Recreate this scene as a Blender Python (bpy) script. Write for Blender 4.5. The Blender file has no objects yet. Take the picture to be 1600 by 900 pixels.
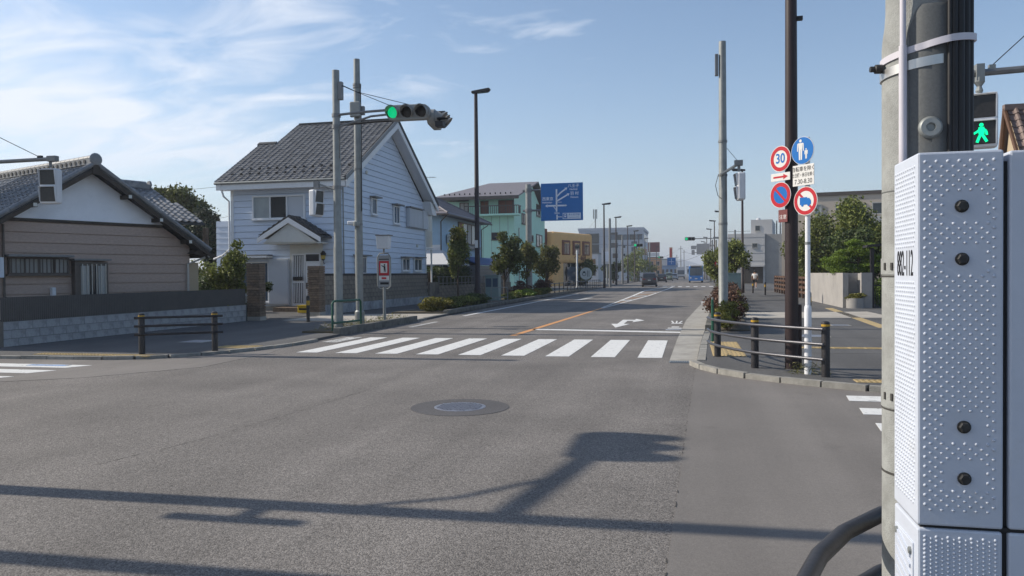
import bpy, bmesh, math, random
import numpy as np
from mathutils import Vector, Matrix
random.seed(7); rng = np.random.default_rng(7)
R = math.radians
scene = bpy.context.scene
COL = scene.collection

# ------------------------------------------------------------------ camera
cam_d = bpy.data.cameras.new('camera'); cam = bpy.data.objects.new('camera', cam_d); COL.objects.link(cam)
cam_d.sensor_width = 36; cam_d.lens = 27.0; cam_d.clip_start = 0.05; cam_d.clip_end = 6000
cam.matrix_world = Matrix.Translation((0, 0, 1.61)) @ Matrix.Rotation(R(13.0), 4, 'Z') @ Matrix.Rotation(R(89.0), 4, 'X') @ Matrix.Rotation(R(-0.5), 4, 'Z')
scene.camera = cam
# ------------------------------------------------------------------ light
SUN_EL, SHADOW_AZ = 33.5, 1.3          # shadows fall along +X, a touch towards +Y
a = R(SHADOW_AZ); e = R(SUN_EL)
ldir = Vector((math.cos(a)*math.cos(e), math.sin(a)*math.cos(e), -math.sin(e)))
sun_d = bpy.data.lights.new('sun', 'SUN'); sun = bpy.data.objects.new('sun', sun_d); COL.objects.link(sun)
sun_d.energy = 3.6; sun_d.angle = R(0.55); sun_d.color = (1.0, 0.91, 0.78)
sun.rotation_euler = ldir.to_track_quat('-Z', 'Y').to_euler()
world = bpy.data.worlds.new('World'); scene.world = world; world.use_nodes = True
wn, wl = world.node_tree.nodes, world.node_tree.links
wn.clear()
def wnode(t, **k):
    n = wn.new(t)
    for a_, b_ in k.items(): setattr(n, a_, b_)
    return n
w_out = wnode('ShaderNodeOutputWorld'); w_bg = wnode('ShaderNodeBackground')
sky = wnode('ShaderNodeTexSky', sky_type='NISHITA'); sky.sun_disc = False
sky.sun_elevation = R(SUN_EL); sky.sun_rotation = math.atan2(-ldir.x, -ldir.y)
sky.air_density = 1.0; sky.dust_density = 0.45; sky.ozone_density = 1.6; sky.altitude = 60
tc = wnode('ShaderNodeTexCoord'); sep = wnode('ShaderNodeSeparateXYZ'); wl.new(tc.outputs['Generated'], sep.inputs[0])
def wm(op, a_, b_=None, clamp=False):
    n = wnode('ShaderNodeMath', operation=op); n.use_clamp = clamp
    for i, s_ in enumerate((a_, b_)):
        if s_ is None: continue
        if isinstance(s_, (int, float)): n.inputs[i].default_value = s_
        else: wl.new(s_, n.inputs[i])
    return n.outputs[0]
zz = wm('ADD', wm('MAXIMUM', sep.outputs[2], 0.0), 0.16)
uu = wm('DIVIDE', sep.outputs[0], zz); vv = wm('DIVIDE', sep.outputs[1], zz)
comb = wnode('ShaderNodeCombineXYZ'); wl.new(uu, comb.inputs[0]); wl.new(vv, comb.inputs[1])
mp = wnode('ShaderNodeMapping'); wl.new(comb.outputs[0], mp.inputs[0]); mp.inputs['Rotation'].default_value = (0, 0, R(65)); mp.inputs['Scale'].default_value = (1.5, 2.6, 1); mp.inputs['Location'].default_value = (2.35, 3.2, 0)
n1 = wnode('ShaderNodeTexNoise'); n1.inputs['Scale'].default_value = 1.7; n1.inputs['Detail'].default_value = 9; n1.inputs['Roughness'].default_value = 0.56; n1.inputs['Distortion'].default_value = 0.7
n2 = wnode('ShaderNodeTexNoise'); n2.inputs['Scale'].default_value = 0.55; n2.inputs['Detail'].default_value = 3
wl.new(mp.outputs[0], n1.inputs['Vector']); wl.new(mp.outputs[0], n2.inputs['Vector'])
lean = wm('SUBTRACT', wm('MULTIPLY', sep.outputs[0], -1.30), 0.52)                       # cirrus thickens towards the west
cov = wm('ADD', wm('ADD', wm('MULTIPLY', wm('SUBTRACT', n1.outputs[0], 0.5), 2.1), wm('MULTIPLY', wm('SUBTRACT', n2.outputs[0], 0.5), 1.3)), lean)
cl = wm('MULTIPLY', wm('ADD', cov, 0.06), 1.55, True)
cl = wm('MULTIPLY', wm('MULTIPLY', wm('POWER', cl, 1.15), 0.95), wm('MULTIPLY', wm('SUBTRACT', sep.outputs[2], 0.03), 7.0, True))
hz = wm('POWER', wm('SUBTRACT', 1.0, wm('MAXIMUM', sep.outputs[2], 0.0)), 9.0)
mixh = wnode('ShaderNodeMix', data_type='RGBA'); wl.new(wm('MULTIPLY', hz, 0.85), mixh.inputs[0]); wl.new(sky.outputs[0], mixh.inputs[6]); mixh.inputs[7].default_value = (3.0, 3.4, 4.25, 1)
mixc = wnode('ShaderNodeMix', data_type='RGBA'); wl.new(cl, mixc.inputs[0]); wl.new(mixh.outputs[2], mixc.inputs[6]); mixc.inputs[7].default_value = (5.9, 6.3, 7.0, 1)
wl.new(mixc.outputs[2], w_bg.inputs[0]); w_bg.inputs[1].default_value = 0.102
wl.new(w_bg.outputs[0], w_out.inputs[0])
vs = scene.view_settings; vs.view_transform = 'Standard'; vs.look = 'None'; vs.exposure = 0.58; vs.gamma = 1.0; vs.use_curve_mapping = False
scene.cycles.max_bounces = 5; scene.cycles.diffuse_bounces = 3; scene.cycles.volume_bounces = 0; scene.cycles.transparent_max_bounces = 6; scene.cycles.use_denoising = True

# ------------------------------------------------------------------ materials
def S(r, g, b):
    f = lambda c: (c/255/12.92) if c/255 <= 0.04045 else ((c/255+0.055)/1.055)**2.4
    return (f(r), f(g), f(b))
MATS = {}
def mat(name, col, rough=0.7, var=0.12, scale=6.0, bump=0.0, bscale=None, metal=0.0, col2=None, c2scale=1.5, c2lo=0.45, c2hi=0.7, emit=None, coat=0.0, island=0.0, spec=0.35, translucent=0.0, stretch=None):
    m = bpy.data.materials.new(name); m.use_nodes = True; nt = m.node_tree; N, L = nt.nodes, nt.links
    b = N['Principled BSDF']; out = N['Material Output']
    b.inputs['Roughness'].default_value = rough; b.inputs['Metallic'].default_value = metal
    b.inputs['Specular IOR Level'].default_value = spec
    if coat: b.inputs['Coat Weight'].default_value = coat; b.inputs['Coat Roughness'].default_value = 0.08
    c = (*col, 1)
    t = N.new('ShaderNodeTexCoord'); vec = t.outputs['Object']
    if stretch:
        mpn = N.new('ShaderNodeMapping'); mpn.inputs['Scale'].default_value = stretch; L.new(vec, mpn.inputs[0]); vec = mpn.outputs[0]
    n = N.new('ShaderNodeTexNoise'); n.inputs['Scale'].default_value = scale; n.inputs['Detail'].default_value = 6; n.inputs['Roughness'].default_value = 0.65
    L.new(vec, n.inputs['Vector'])
    base = N.new('ShaderNodeRGB'); base.outputs[0].default_value = c; src = base.outputs[0]
    if col2 is not None:
        n2_ = N.new('ShaderNodeTexNoise'); n2_.inputs['Scale'].default_value = c2scale; n2_.inputs['Detail'].default_value = 7; n2_.inputs['Roughness'].default_value = 0.7
        L.new(vec, n2_.inputs['Vector'])
        mr = N.new('ShaderNodeMapRange'); mr.inputs[1].default_value = c2lo; mr.inputs[2].default_value = c2hi; L.new(n2_.outputs[0], mr.inputs[0])
        mx = N.new('ShaderNodeMix'); mx.data_type = 'RGBA'; L.new(mr.outputs[0], mx.inputs[0]); L.new(src, mx.inputs[6]); mx.inputs[7].default_value = (*col2, 1); src = mx.outputs[2]
    fac = None
    if var:
        mr2 = N.new('ShaderNodeMapRange'); mr2.inputs[1].default_value = 0.25; mr2.inputs[2].default_value = 0.75; mr2.inputs[3].default_value = 1-var; mr2.inputs[4].default_value = 1+var
        L.new(n.outputs[0], mr2.inputs[0]); fac = mr2.outputs[0]
    if island:
        g = N.new('ShaderNodeNewGeometry'); mr3 = N.new('ShaderNodeMapRange'); mr3.inputs[3].default_value = 1-island; mr3.inputs[4].default_value = 1+island
        L.new(g.outputs['Random Per Island'], mr3.inputs[0])
        oi = N.new('ShaderNodeObjectInfo'); mr4 = N.new('ShaderNodeMapRange'); mr4.inputs[3].default_value = 1-island*0.5; mr4.inputs[4].default_value = 1+island*0.5
        L.new(oi.outputs['Random'], mr4.inputs[0])
        mu = N.new('ShaderNodeMath'); mu.operation = 'MULTIPLY'; L.new(mr3.outputs[0], mu.inputs[0]); L.new(mr4.outputs[0], mu.inputs[1])
        if fac is None: fac = mu.outputs[0]
        else:
            mu2 = N.new('ShaderNodeMath'); mu2.operation = 'MULTIPLY'; L.new(mu.outputs[0], mu2.inputs[0]); L.new(fac, mu2.inputs[1]); fac = mu2.outputs[0]
    if fac is not None:
        vm = N.new('ShaderNodeVectorMath'); vm.operation = 'SCALE'; L.new(src, vm.inputs[0]); L.new(fac, vm.inputs['Scale']); src = vm.outputs[0]
    L.new(src, b.inputs['Base Color'])
    if bump:
        nb = N.new('ShaderNodeTexNoise'); nb.inputs['Scale'].default_value = bscale or scale*8; nb.inputs['Detail'].default_value = 4; L.new(vec, nb.inputs['Vector'])
        bp = N.new('ShaderNodeBump'); bp.inputs['Strength'].default_value = bump; bp.inputs['Distance'].default_value = 0.02; L.new(nb.outputs[0], bp.inputs['Height']); L.new(bp.outputs[0], b.inputs['Normal'])
    if emit:
        b.inputs['Emission Color'].default_value = (*emit[0], 1); b.inputs['Emission Strength'].default_value = emit[1]
    if translucent:
        tr = N.new('ShaderNodeBsdfTranslucent'); L.new(src, tr.inputs[0]); ms = N.new('ShaderNodeMixShader'); ms.inputs[0].default_value = translucent
        L.new(b.outputs[0], ms.inputs[1]); L.new(tr.outputs[0], ms.inputs[2]); L.new(ms.outputs[0], out.inputs[0])
    MATS[name] = m; return m

def asphalt(name, col, grain, gscale, bump, stain=0.12):
    m = bpy.data.materials.new(name); m.use_nodes = True; N, L = m.node_tree.nodes, m.node_tree.links; b = N['Principled BSDF']
    b.inputs['Roughness'].default_value = 0.82; b.inputs['Specular IOR Level'].default_value = 0.3
    t = N.new('ShaderNodeTexCoord'); v = t.outputs['Object']
    vo = N.new('ShaderNodeTexVoronoi'); vo.inputs['Scale'].default_value = gscale; L.new(v, vo.inputs['Vector'])
    sx = N.new('ShaderNodeSeparateColor'); L.new(vo.outputs['Color'], sx.inputs[0])
    r1 = N.new('ShaderNodeMapRange'); r1.inputs[3].default_value = 1-grain; r1.inputs[4].default_value = 1+grain*1.15; L.new(sx.outputs[0], r1.inputs[0])
    n1_ = N.new('ShaderNodeTexNoise'); n1_.inputs['Scale'].default_value = 0.55; n1_.inputs['Detail'].default_value = 6; L.new(v, n1_.inputs['Vector'])
    r2 = N.new('ShaderNodeMapRange'); r2.inputs[1].default_value = .3; r2.inputs[2].default_value = .7; r2.inputs[3].default_value = 1-stain; r2.inputs[4].default_value = 1+stain; L.new(n1_.outputs[0], r2.inputs[0])
    mp_ = N.new('ShaderNodeMapping'); mp_.inputs['Scale'].default_value = (1.5, 0.03, 1); L.new(v, mp_.inputs[0])
    n3 = N.new('ShaderNodeTexNoise'); n3.inputs['Scale'].default_value = 1.0; n3.inputs['Detail'].default_value = 3; L.new(mp_.outputs[0], n3.inputs['Vector'])
    r3 = N.new('ShaderNodeMapRange'); r3.inputs[1].default_value = .3; r3.inputs[2].default_value = .7; r3.inputs[3].default_value = 0.86; r3.inputs[4].default_value = 1.12; L.new(n3.outputs[0], r3.inputs[0])
    n4 = N.new('ShaderNodeTexNoise'); n4.inputs['Scale'].default_value = 28; n4.inputs['Detail'].default_value = 5; L.new(v, n4.inputs['Vector'])
    r4 = N.new('ShaderNodeMapRange'); r4.inputs[1].default_value = .3; r4.inputs[2].default_value = .7; r4.inputs[3].default_value = 1-.33*grain; r4.inputs[4].default_value = 1+.33*grain; L.new(n4.outputs[0], r4.inputs[0])
    n5 = N.new('ShaderNodeTexNoise'); n5.inputs['Scale'].default_value = 1.9; n5.inputs['Detail'].default_value = 5; n5.inputs['Roughness'].default_value = 0.6; L.new(v, n5.inputs['Vector'])
    r5 = N.new('ShaderNodeMapRange'); r5.inputs[1].default_value = .60; r5.inputs[2].default_value = .74; r5.inputs[3].default_value = 1.0; r5.inputs[4].default_value = 0.84; L.new(n5.outputs[0], r5.inputs[0])
    cur = None
    for r_ in (r1, r2, r3, r4, r5):
        if cur is None: cur = r_.outputs[0]; continue
        mu = N.new('ShaderNodeMath'); mu.operation = 'MULTIPLY'; L.new(cur, mu.inputs[0]); L.new(r_.outputs[0], mu.inputs[1]); cur = mu.outputs[0]
    vm = N.new('ShaderNodeVectorMath'); vm.operation = 'SCALE'; vm.inputs[0].default_value = col; L.new(cur, vm.inputs['Scale']); L.new(vm.outputs[0], b.inputs['Base Color'])
    bp = N.new('ShaderNodeBump'); bp.inputs['Strength'].default_value = bump; bp.inputs['Distance'].default_value = 0.006; L.new(vo.outputs['Distance'], bp.inputs['Height']); bp.invert = True; L.new(bp.outputs[0], b.inputs['Normal'])
    MATS[name] = m; return m

def paint(name, col, thresh=0.395, under=(0.10, 0.098, 0.095)):
    m = mat(name, col, 0.65, 0.10, 9, 0.15, 60); N, L = m.node_tree.nodes, m.node_tree.links; b = N['Principled BSDF']
    src = b.inputs['Base Color'].links[0].from_socket
    t = N.new('ShaderNodeTexCoord'); n = N.new('ShaderNodeTexNoise'); n.inputs['Scale'].default_value = 7; n.inputs['Detail'].default_value = 10; n.inputs['Roughness'].default_value = 0.75; L.new(t.outputs['Object'], n.inputs['Vector'])
    mr = N.new('ShaderNodeMapRange'); mr.inputs[1].default_value = thresh-0.05; mr.inputs[2].default_value = thresh+0.03; L.new(n.outputs[0], mr.inputs[0])
    mx = N.new('ShaderNodeMix'); mx.data_type = 'RGBA'; L.new(mr.outputs[0], mx.inputs[0]); mx.inputs[6].default_value = (*under, 1); L.new(src, mx.inputs[7]); L.new(mx.outputs[2], b.inputs['Base Color'])
    return m

asphalt('road', (0.160, 0.148, 0.137), 0.48, 115, 0.5, 0.18)
asphalt('road_smooth', (0.176, 0.163, 0.151), 0.15, 190, 0.12, 0.11); asphalt('patch', (0.095, 0.092, 0.094), 0.25, 150, 0.2, 0.1)
asphalt('pavement_asphalt', (0.098, 0.097, 0.096), 0.35, 150, 0.3, 0.10)
paint('paint_white', (0.68, 0.68, 0.66)); paint('paint_worn', (0.55, 0.55, 0.53), 0.47); paint('paint_orange', (0.62, 0.30, 0.11), 0.38); paint('paint_blue', (0.25, 0.38, 0.62), 0.44); paint('paint_brown', (0.52, 0.31, 0.17), 0.46)
mat('soil', (0.10, 0.085, 0.06), 0.95, 0.3, 3); mat('crack', (0.055, 0.053, 0.05), 0.9, 0.3, 40)
mat('concrete', (0.36, 0.345, 0.31), 0.88, 0.14, 5, 0.2, 60, col2=(0.24, 0.225, 0.20), c2scale=1.2, island=0.06)
mat('concrete_light', (0.42, 0.39, 0.34), 0.88, 0.12, 3, 0.15, 50, col2=(0.33, 0.30, 0.26), c2scale=0.8)
mat('kerb', (0.28, 0.27, 0.245), 0.9, 0.2, 6, 0.3, 70, col2=(0.17, 0.165, 0.15), c2scale=2.2, island=0.12)
mat('kerb_dark', (0.16, 0.155, 0.14), 0.92, 0.25, 6, 0.4, 60, col2=(0.07, 0.075, 0.06), c2scale=2.5, island=0.15)
mat('tactile', (0.42, 0.32, 0.16), 0.85, 0.18, 12, 0.1, 80, col2=(0.35, 0.26, 0.14), c2scale=3, island=0.12)
mat('block', (0.34, 0.35, 0.365), 0.92, 0.22, 7, 0.35, 60, col2=(0.14, 0.145, 0.15), c2scale=1.3, c2lo=0.42, c2hi=0.72, island=0.14)
mat('block_old', (0.20, 0.175, 0.145), 0.92, 0.25, 6, 0.4, 50, col2=(0.06, 0.055, 0.05), c2scale=1.1, c2lo=0.45, c2hi=0.68, island=0.2)
mat('joint', (0.12, 0.12, 0.115), 0.95, 0.2, 8); mat('joint_dark', (0.045, 0.042, 0.04), 0.95, 0.2, 8)
mat('brick_slab', (0.17, 0.125, 0.09), 0.9, 0.3, 14, 0.6, 60, col2=(0.08, 0.06, 0.05), c2scale=5, island=0.25)
mat('siding', (0.60, 0.68, 0.80), 0.55, 0.06, 2.0, 0.05, 30, island=0.03, stretch=(0.6, 0.6, 5)); mat('siding_core', (0.26, 0.29, 0.34), 0.8)
mat('trim_white', (0.74, 0.75, 0.76), 0.5, 0.05, 4); mat('trim_cream', (0.62, 0.62, 0.58), 0.6, 0.06, 4)
mat('roof_slate', (0.105, 0.112, 0.124), 0.7, 0.2, 5, 0.2, 50, island=0.22); mat('roof_purple', (0.165, 0.155, 0.17), 0.65, 0.15, 4, 0.1, 40, island=0.12)
mat('roof_dark', (0.050, 0.052, 0.056), 0.7, 0.15, 6, 0.2, 40, island=0.15)
mat('roof_tile', (0.19, 0.197, 0.207), 0.38, 0.22, 7, 0.15, 60, col2=(0.33, 0.33, 0.33), c2scale=4, c2lo=.5, c2hi=.8, island=0.25, spec=0.5)
mat('tile_brown', (0.17, 0.125, 0.11), 0.55, 0.2, 6, 0.2, 50, island=0.2)
mat('wood_dark', (0.060, 0.050, 0.042), 0.8, 0.25, 12, 0.2, 50); mat('plaster_blue_shade', (0.84, 0.87, 0.92), 0.85, 0.05, 1.2, 0.1, 50, col2=(0.72, 0.75, 0.80), c2scale=.7)  # gable plaster is white with the blue of its shade mixed in
mat('siding_brown', (0.43, 0.335, 0.285), 0.85, 0.16, 9, 0.35, 60, island=0.06, stretch=(1, 1, 4)); mat('corrugated', (0.082, 0.080, 0.080), 0.5, 0.15, 3, metal=0.2)
mat('glass', (0.025, 0.032, 0.04), 0.06, 0.0, spec=0.7); mat('glass_pale', (0.33, 0.37, 0.38), 0.25, 0.12, 3, spec=0.6); mat('glass_blue', (0.07, 0.10, 0.14), 0.1, 0.1, 2, spec=0.7)
mat('curtain', (0.42, 0.42, 0.40), 0.9, 0.15, 8, stretch=(20, 20, 1)); mat('alum', (0.42, 0.41, 0.38), 0.45, 0.06, 8, metal=0.3); mat('bronze_frame', (0.10, 0.085, 0.075), 0.5, 0.1, 6); mat('shutter', (0.50, 0.53, 0.57), 0.5, 0.05, 4, stretch=(1, 1, 20))
mat('galv', (0.26, 0.275, 0.27), 0.5, 0.16, 14, 0.06, 60, metal=0.35, col2=(0.19, 0.20, 0.20), c2scale=7); mat('galv_dark', (0.19, 0.195, 0.20), 0.5, 0.15, 10, metal=0.4)
mat('pole_coat', (0.32, 0.33, 0.32), 0.85, 0.10, 40, 0.35, 260, col2=(0.24, 0.245, 0.235), c2scale=9, c2lo=.4, c2hi=.65)
mat('pole_sheet_shade', (0.13, 0.135, 0.135), 0.9, 0.16, 120, 0.22, 700)  # sheet colour with the pole's shaded side painted in
mat('conduit', (0.55, 0.53, 0.58), 0.45, 0.08, 10); mat('steel_band', (0.55, 0.54, 0.52), 0.3, 0.12, 20, metal=0.7); mat('rubber', (0.022, 0.022, 0.024), 0.55, 0.2, 8)
mat('brown_pole', (0.030, 0.019, 0.020), 0.45, 0.2, 4, spec=0.35); mat('dark_post', (0.028, 0.026, 0.028), 0.45, 0.25, 9, 0.05, 40); mat('rail_metal', (0.10, 0.10, 0.11), 0.42, 0.15, 10, metal=0.6)
mat('reflect_yellow', (0.48, 0.29, 0.03), 0.4, 0.1, 20); mat('green_paint', (0.015, 0.085, 0.055), 0.45, 0.15, 8); mat('white_pole', (0.72, 0.73, 0.76), 0.4, 0.05, 6)
mat('box_paint', (0.51, 0.55, 0.63), 0.45, 0.05, 9, 0.04, 140, spec=0.4, col2=(0.47, 0.49, 0.52), c2scale=7, c2lo=.55, c2hi=.85); mat('box_bolt', (0.045, 0.045, 0.045), 0.5, 0.3, 60, metal=0.4); mat('ink', (0.015, 0.015, 0.018), 0.6, 0)
mat('signal_grey', (0.27, 0.275, 0.27), 0.5, 0.08, 6); mat('signal_white', (0.62, 0.64, 0.67), 0.45, 0.06, 6); mat('black', (0.012, 0.012, 0.013), 0.5, 0); mat('lens_off', (0.03, 0.028, 0.028), 0.25, 0.3, 30)
mat('lens_green', (0.0, 0.35, 0.18), 0.4, 0.15, 60, emit=((0.0, 0.55, 0.20), 0.6)); mat('man_green', (0.0, 0.4, 0.2), 0.4, 0.0, emit=((0.0, 0.85, 0.30), 1.0))
mat('sign_blue', (0.005, 0.135, 0.44), 0.35, 0.04, 4); mat('guide_blue', (0.006, 0.13, 0.40), 0.4, 0.05, 2); mat('sign_red', (0.46, 0.018, 0.03), 0.35, 0.04, 4); mat('sign_white', (0.66, 0.65, 0.63), 0.4, 0.03, 4); mat('sign_grey', (0.30, 0.31, 0.32), 0.5, 0.08, 3); mat('sign_pale', (0.62, 0.68, 0.76), 0.4, 0.05, 3)
mat('leaf_dark', (0.060, 0.086, 0.026), 0.6, 0, island=0.55, translucent=0.22); mat('leaf_mid', (0.130, 0.152, 0.036), 0.6, 0, island=0.55, translucent=0.25); mat('leaf_olive', (0.155, 0.155, 0.036), 0.6, 0, island=0.5, translucent=0.25); mat('leaf_bright', (0.16, 0.235, 0.032), 0.6, 0, island=0.4, translucent=0.25); mat('leaf_yellow', (0.20, 0.185, 0.035), 0.6, 0, island=0.45, translucent=0.25); mat('leaf_red', (0.105, 0.058, 0.040), 0.7, 0, island=0.5, translucent=0.15); mat('leaf_pine', (0.032, 0.052, 0.028), 0.6, 0, island=0.5, translucent=0.15); mat('grass', (0.17, 0.165, 0.06), 0.7, 0, island=0.4, translucent=0.2)
mat('bark', (0.085, 0.065, 0.05), 0.9, 0.3, 10, 0.5, 40)
mat('blue_wall', (0.36, 0.52, 0.66), 0.75, 0.05, 1.5); mat('blue_panel', (0.05, 0.10, 0.28), 0.5, 0.06, 3); mat('mint_wall', (0.46, 0.74, 0.62), 0.75, 0.04, 1); mat('orange_wall', (0.74, 0.45, 0.19), 0.8, 0.07, 1.5, 0.1, 30); mat('arch_brown', (0.20, 0.085, 0.055), 0.7, 0.08, 4); mat('office_wall', (0.46, 0.49, 0.54), 0.6, 0.04, 1); mat('grey_wall', (0.50, 0.49, 0.48), 0.8, 0.06, 0.6); mat('beige_tile', (0.48, 0.42, 0.355), 0.75, 0.06, 20, stretch=(1, 1, 3)); mat('wall_grey', (0.33, 0.315, 0.30), 0.85, 0.07, 2, 0.1, 60, col2=(0.27, 0.26, 0.25), c2scale=.8); mat('wood_brown', (0.10, 0.055, 0.035), 0.8, 0.25, 8); mat('cream_wall', (0.42, 0.34, 0.235), 0.8, 0.06, 2); mat('cabinet', (0.20, 0.27, 0.26), 0.5, 0.06, 4)
mat('red_panel', (0.16, 0.045, 0.045), 0.6, 0.1, 2); mat('far_orange', (0.50, 0.27, 0.14), 0.8, 0.05); mat('far_white', (0.55, 0.56, 0.58), 0.7, 0.05); mat('far_blue', (0.22, 0.34, 0.52), 0.6, 0.05)
mat('car_grey', (0.055, 0.055, 0.06), 0.3, 0, coat=0.6); mat('car_black', (0.015, 0.016, 0.02), 0.3, 0, coat=0.6); mat('car_green', (0.16, 0.22, 0.17), 0.3, 0, coat=0.5); mat('car_white', (0.55, 0.56, 0.58), 0.35, 0, coat=0.5); mat('bus_blue', (0.03, 0.17, 0.48), 0.35, 0.05, 2, coat=0.4); mat('tail_red', (0.22, 0.01, 0.012), 0.3, 0); mat('lamp_clear', (0.6, 0.6, 0.58), 0.2, 0); mat('plate', (0.6, 0.6, 0.55), 0.5, 0); mat('rim', (0.35, 0.35, 0.36), 0.3, 0.1, 20, metal=0.7)
mat('skin', (0.42, 0.25, 0.17), 0.6, 0.05); mat('hair', (0.012, 0.010, 0.010), 0.6, 0.2, 40); mat('cloth_white', (0.68, 0.68, 0.68), 0.9, 0.05); mat('cloth_black', (0.015, 0.015, 0.02), 0.9, 0.1); mat('yellow_plastic', (0.65, 0.45, 0.02), 0.4, 0.06); mat('lamp_amber', (0.45, 0.33, 0.06), 0.3, 0.1, 20); mat('iron', (0.30, 0.305, 0.34), 0.4, 0.35, 40, 0.2, 200, metal=0.6); mat('mountain', (0.16, 0.20, 0.26), 1.0, 0.1, .01)

# ------------------------------------------------------------------ mesh building
ORG = {}
class MB:
    def __init__(s): s.v = []; s.f = []
    def add(s, vs_, fs):
        o = len(s.v); s.v += [tuple(map(float, p)) for p in vs_]; s.f += [tuple(i+o for i in f) for f in fs]; return s
    def box(s, x0, x1, y0, y1, z0, z1):
        return s.add([(x0,y0,z0),(x1,y0,z0),(x1,y1,z0),(x0,y1,z0),(x0,y0,z1),(x1,y0,z1),(x1,y1,z1),(x0,y1,z1)], [(3,2,1,0),(4,5,6,7),(0,1,5,4),(1,2,6,5),(2,3,7,6),(3,0,4,7)])
    def fbox(s, fr, a0, a1, d0, d1, z0, z1):
        O, U, N_ = fr
        P = lambda a_, d, z: (O[0]+U[0]*a_+N_[0]*d, O[1]+U[1]*a_+N_[1]*d, O[2]+z)
        return s.add([P(a0,d0,z0),P(a1,d0,z0),P(a1,d1,z0),P(a0,d1,z0),P(a0,d0,z1),P(a1,d0,z1),P(a1,d1,z1),P(a0,d1,z1)], [(3,2,1,0),(4,5,6,7),(0,1,5,4),(1,2,6,5),(2,3,7,6),(3,0,4,7)])
    def prism(s, pts, off):
        n = len(pts); q = [tuple(p[i]+off[i] for i in range(3)) for p in pts]
        return s.add(list(pts)+q, [tuple(range(n))[::-1], tuple(range(n, 2*n))]+[(i, (i+1) % n, n+(i+1) % n, n+i) for i in range(n)])
    def slab(s, poly, z0, z1): return s.prism([(x, y, z0) for x, y in poly], (0, 0, z1-z0))
    def tube(s, path, r, n=8):
        path = [Vector(p) for p in path]; rs = r if isinstance(r, (list, tuple)) else [r]*len(path)
        vs_, fs = [], []; up = None
        for i, p in enumerate(path):
            t = (path[min(i+1, len(path)-1)]-path[max(i-1, 0)]).normalized()
            if up is None: up = Vector((0, 0, 1)) if abs(t.z) < 0.9 else Vector((1, 0, 0))
            x = t.cross(up)
            if x.length < 1e-5: x = t.cross(Vector((0, 1, 0)))
            x.normalize(); y = x.cross(t).normalized(); up = y
            for k in range(n):
                an = 2*math.pi*k/n; vs_.append(p+(x*math.cos(an)+y*math.sin(an))*rs[i])
        for i in range(len(path)-1):
            for k in range(n): fs.append((i*n+k, i*n+(k+1) % n, (i+1)*n+(k+1) % n, (i+1)*n+k))
        fs.append(tuple(range(n))[::-1]); fs.append(tuple(range((len(path)-1)*n, len(path)*n)))
        return s.add(vs_, fs)
    def cyl(s, x, y, z0, z1, r0, r1=None, n=16): return s.tube([(x, y, z0), (x, y, z1)], [r0, r0 if r1 is None else r1], n)
    def lathe(s, prof, c=(0, 0, 0), axis='z', n=16):
        vs_, fs = [], []
        for r, h in prof:
            for k in range(n):
                an = 2*math.pi*k/n; u, w = r*math.cos(an), r*math.sin(an)
                p = {'z': (u, w, h), 'y': (u, h, w), 'x': (h, u, w)}[axis]; vs_.append(tuple(p[i]+c[i] for i in range(3)))
        for i in range(len(prof)-1):
            for k in range(n): fs.append((i*n+k, i*n+(k+1) % n, (i+1)*n+(k+1) % n, (i+1)*n+k))
        fs.append(tuple(range(n))[::-1]); fs.append(tuple(range((len(prof)-1)*n, len(prof)*n)))
        return s.add(vs_, fs)
    def xf(s, M): s.v = [tuple(M @ Vector(p)) for p in s.v]; return s
    def mesh(s, name, m):
        me = bpy.data.meshes.new(name); me.from_pydata(s.v, [], s.f); me.update()
        bm = bmesh.new(); bm.from_mesh(me); bmesh.ops.recalc_face_normals(bm, faces=bm.faces); bm.to_mesh(me); bm.free()
        me.materials.append(MATS[m]); return me
    def build(s, name, m, parent=None, local=False, smooth=False, bevel=0, kind=None, label=None):
        if parent is not None and not local:
            o_ = ORG.get(parent.name, (0, 0, 0)); s.v = [(p[0]-o_[0], p[1]-o_[1], p[2]-o_[2]) for p in s.v]
        o = bpy.data.objects.new(name, s.mesh(name, m)); COL.objects.link(o)
        if parent is not None: o.parent = parent; ORG[o.name] = ORG.get(parent.name, (0, 0, 0))
        if smooth:
            for p in o.data.polygons: p.use_smooth = True
            try: o.data.set_sharp_from_angle(angle=R(38))
            except Exception: pass
        if bevel:
            md = o.modifiers.new('bevel', 'BEVEL'); md.width = bevel; md.segments = 2; md.limit_method = 'ANGLE'; md.angle_limit = R(40)
        if kind: o['kind'] = kind
        if label: o['label'] = label
        return o
def thing(name, label, cat, loc=(0, 0, 0), rz=0, group=None):
    o = bpy.data.objects.new(name, None); COL.objects.link(o); o.location = loc; o.rotation_euler = (0, 0, rz); o.empty_display_size = 0.2
    o['label'] = label; o['category'] = cat
    if group: o['group'] = group
    ORG[o.name] = tuple(loc); return o
def tag(o, label, cat, group=None):
    o['label'] = label; o['category'] = cat
    if group: o['group'] = group
    return o
def piece(name, me, parent, loc, rot=(0, 0, 0), scale=None):
    o = bpy.data.objects.new(name, me); COL.objects.link(o); o.parent = parent; g0 = ORG.get(parent.name, (0, 0, 0))
    o.location = (loc[0]-g0[0], loc[1]-g0[1], loc[2]-g0[2]); o.rotation_euler = rot
    if scale: o.scale = scale
    return o
def copy_tree(o, parent=None):
    c = o.copy(); COL.objects.link(c); c.parent = parent
    ORG[c.name] = ORG.get(o.name, (0, 0, 0))
    for ch in list(o.children): copy_tree(ch, c)
    return c
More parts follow.
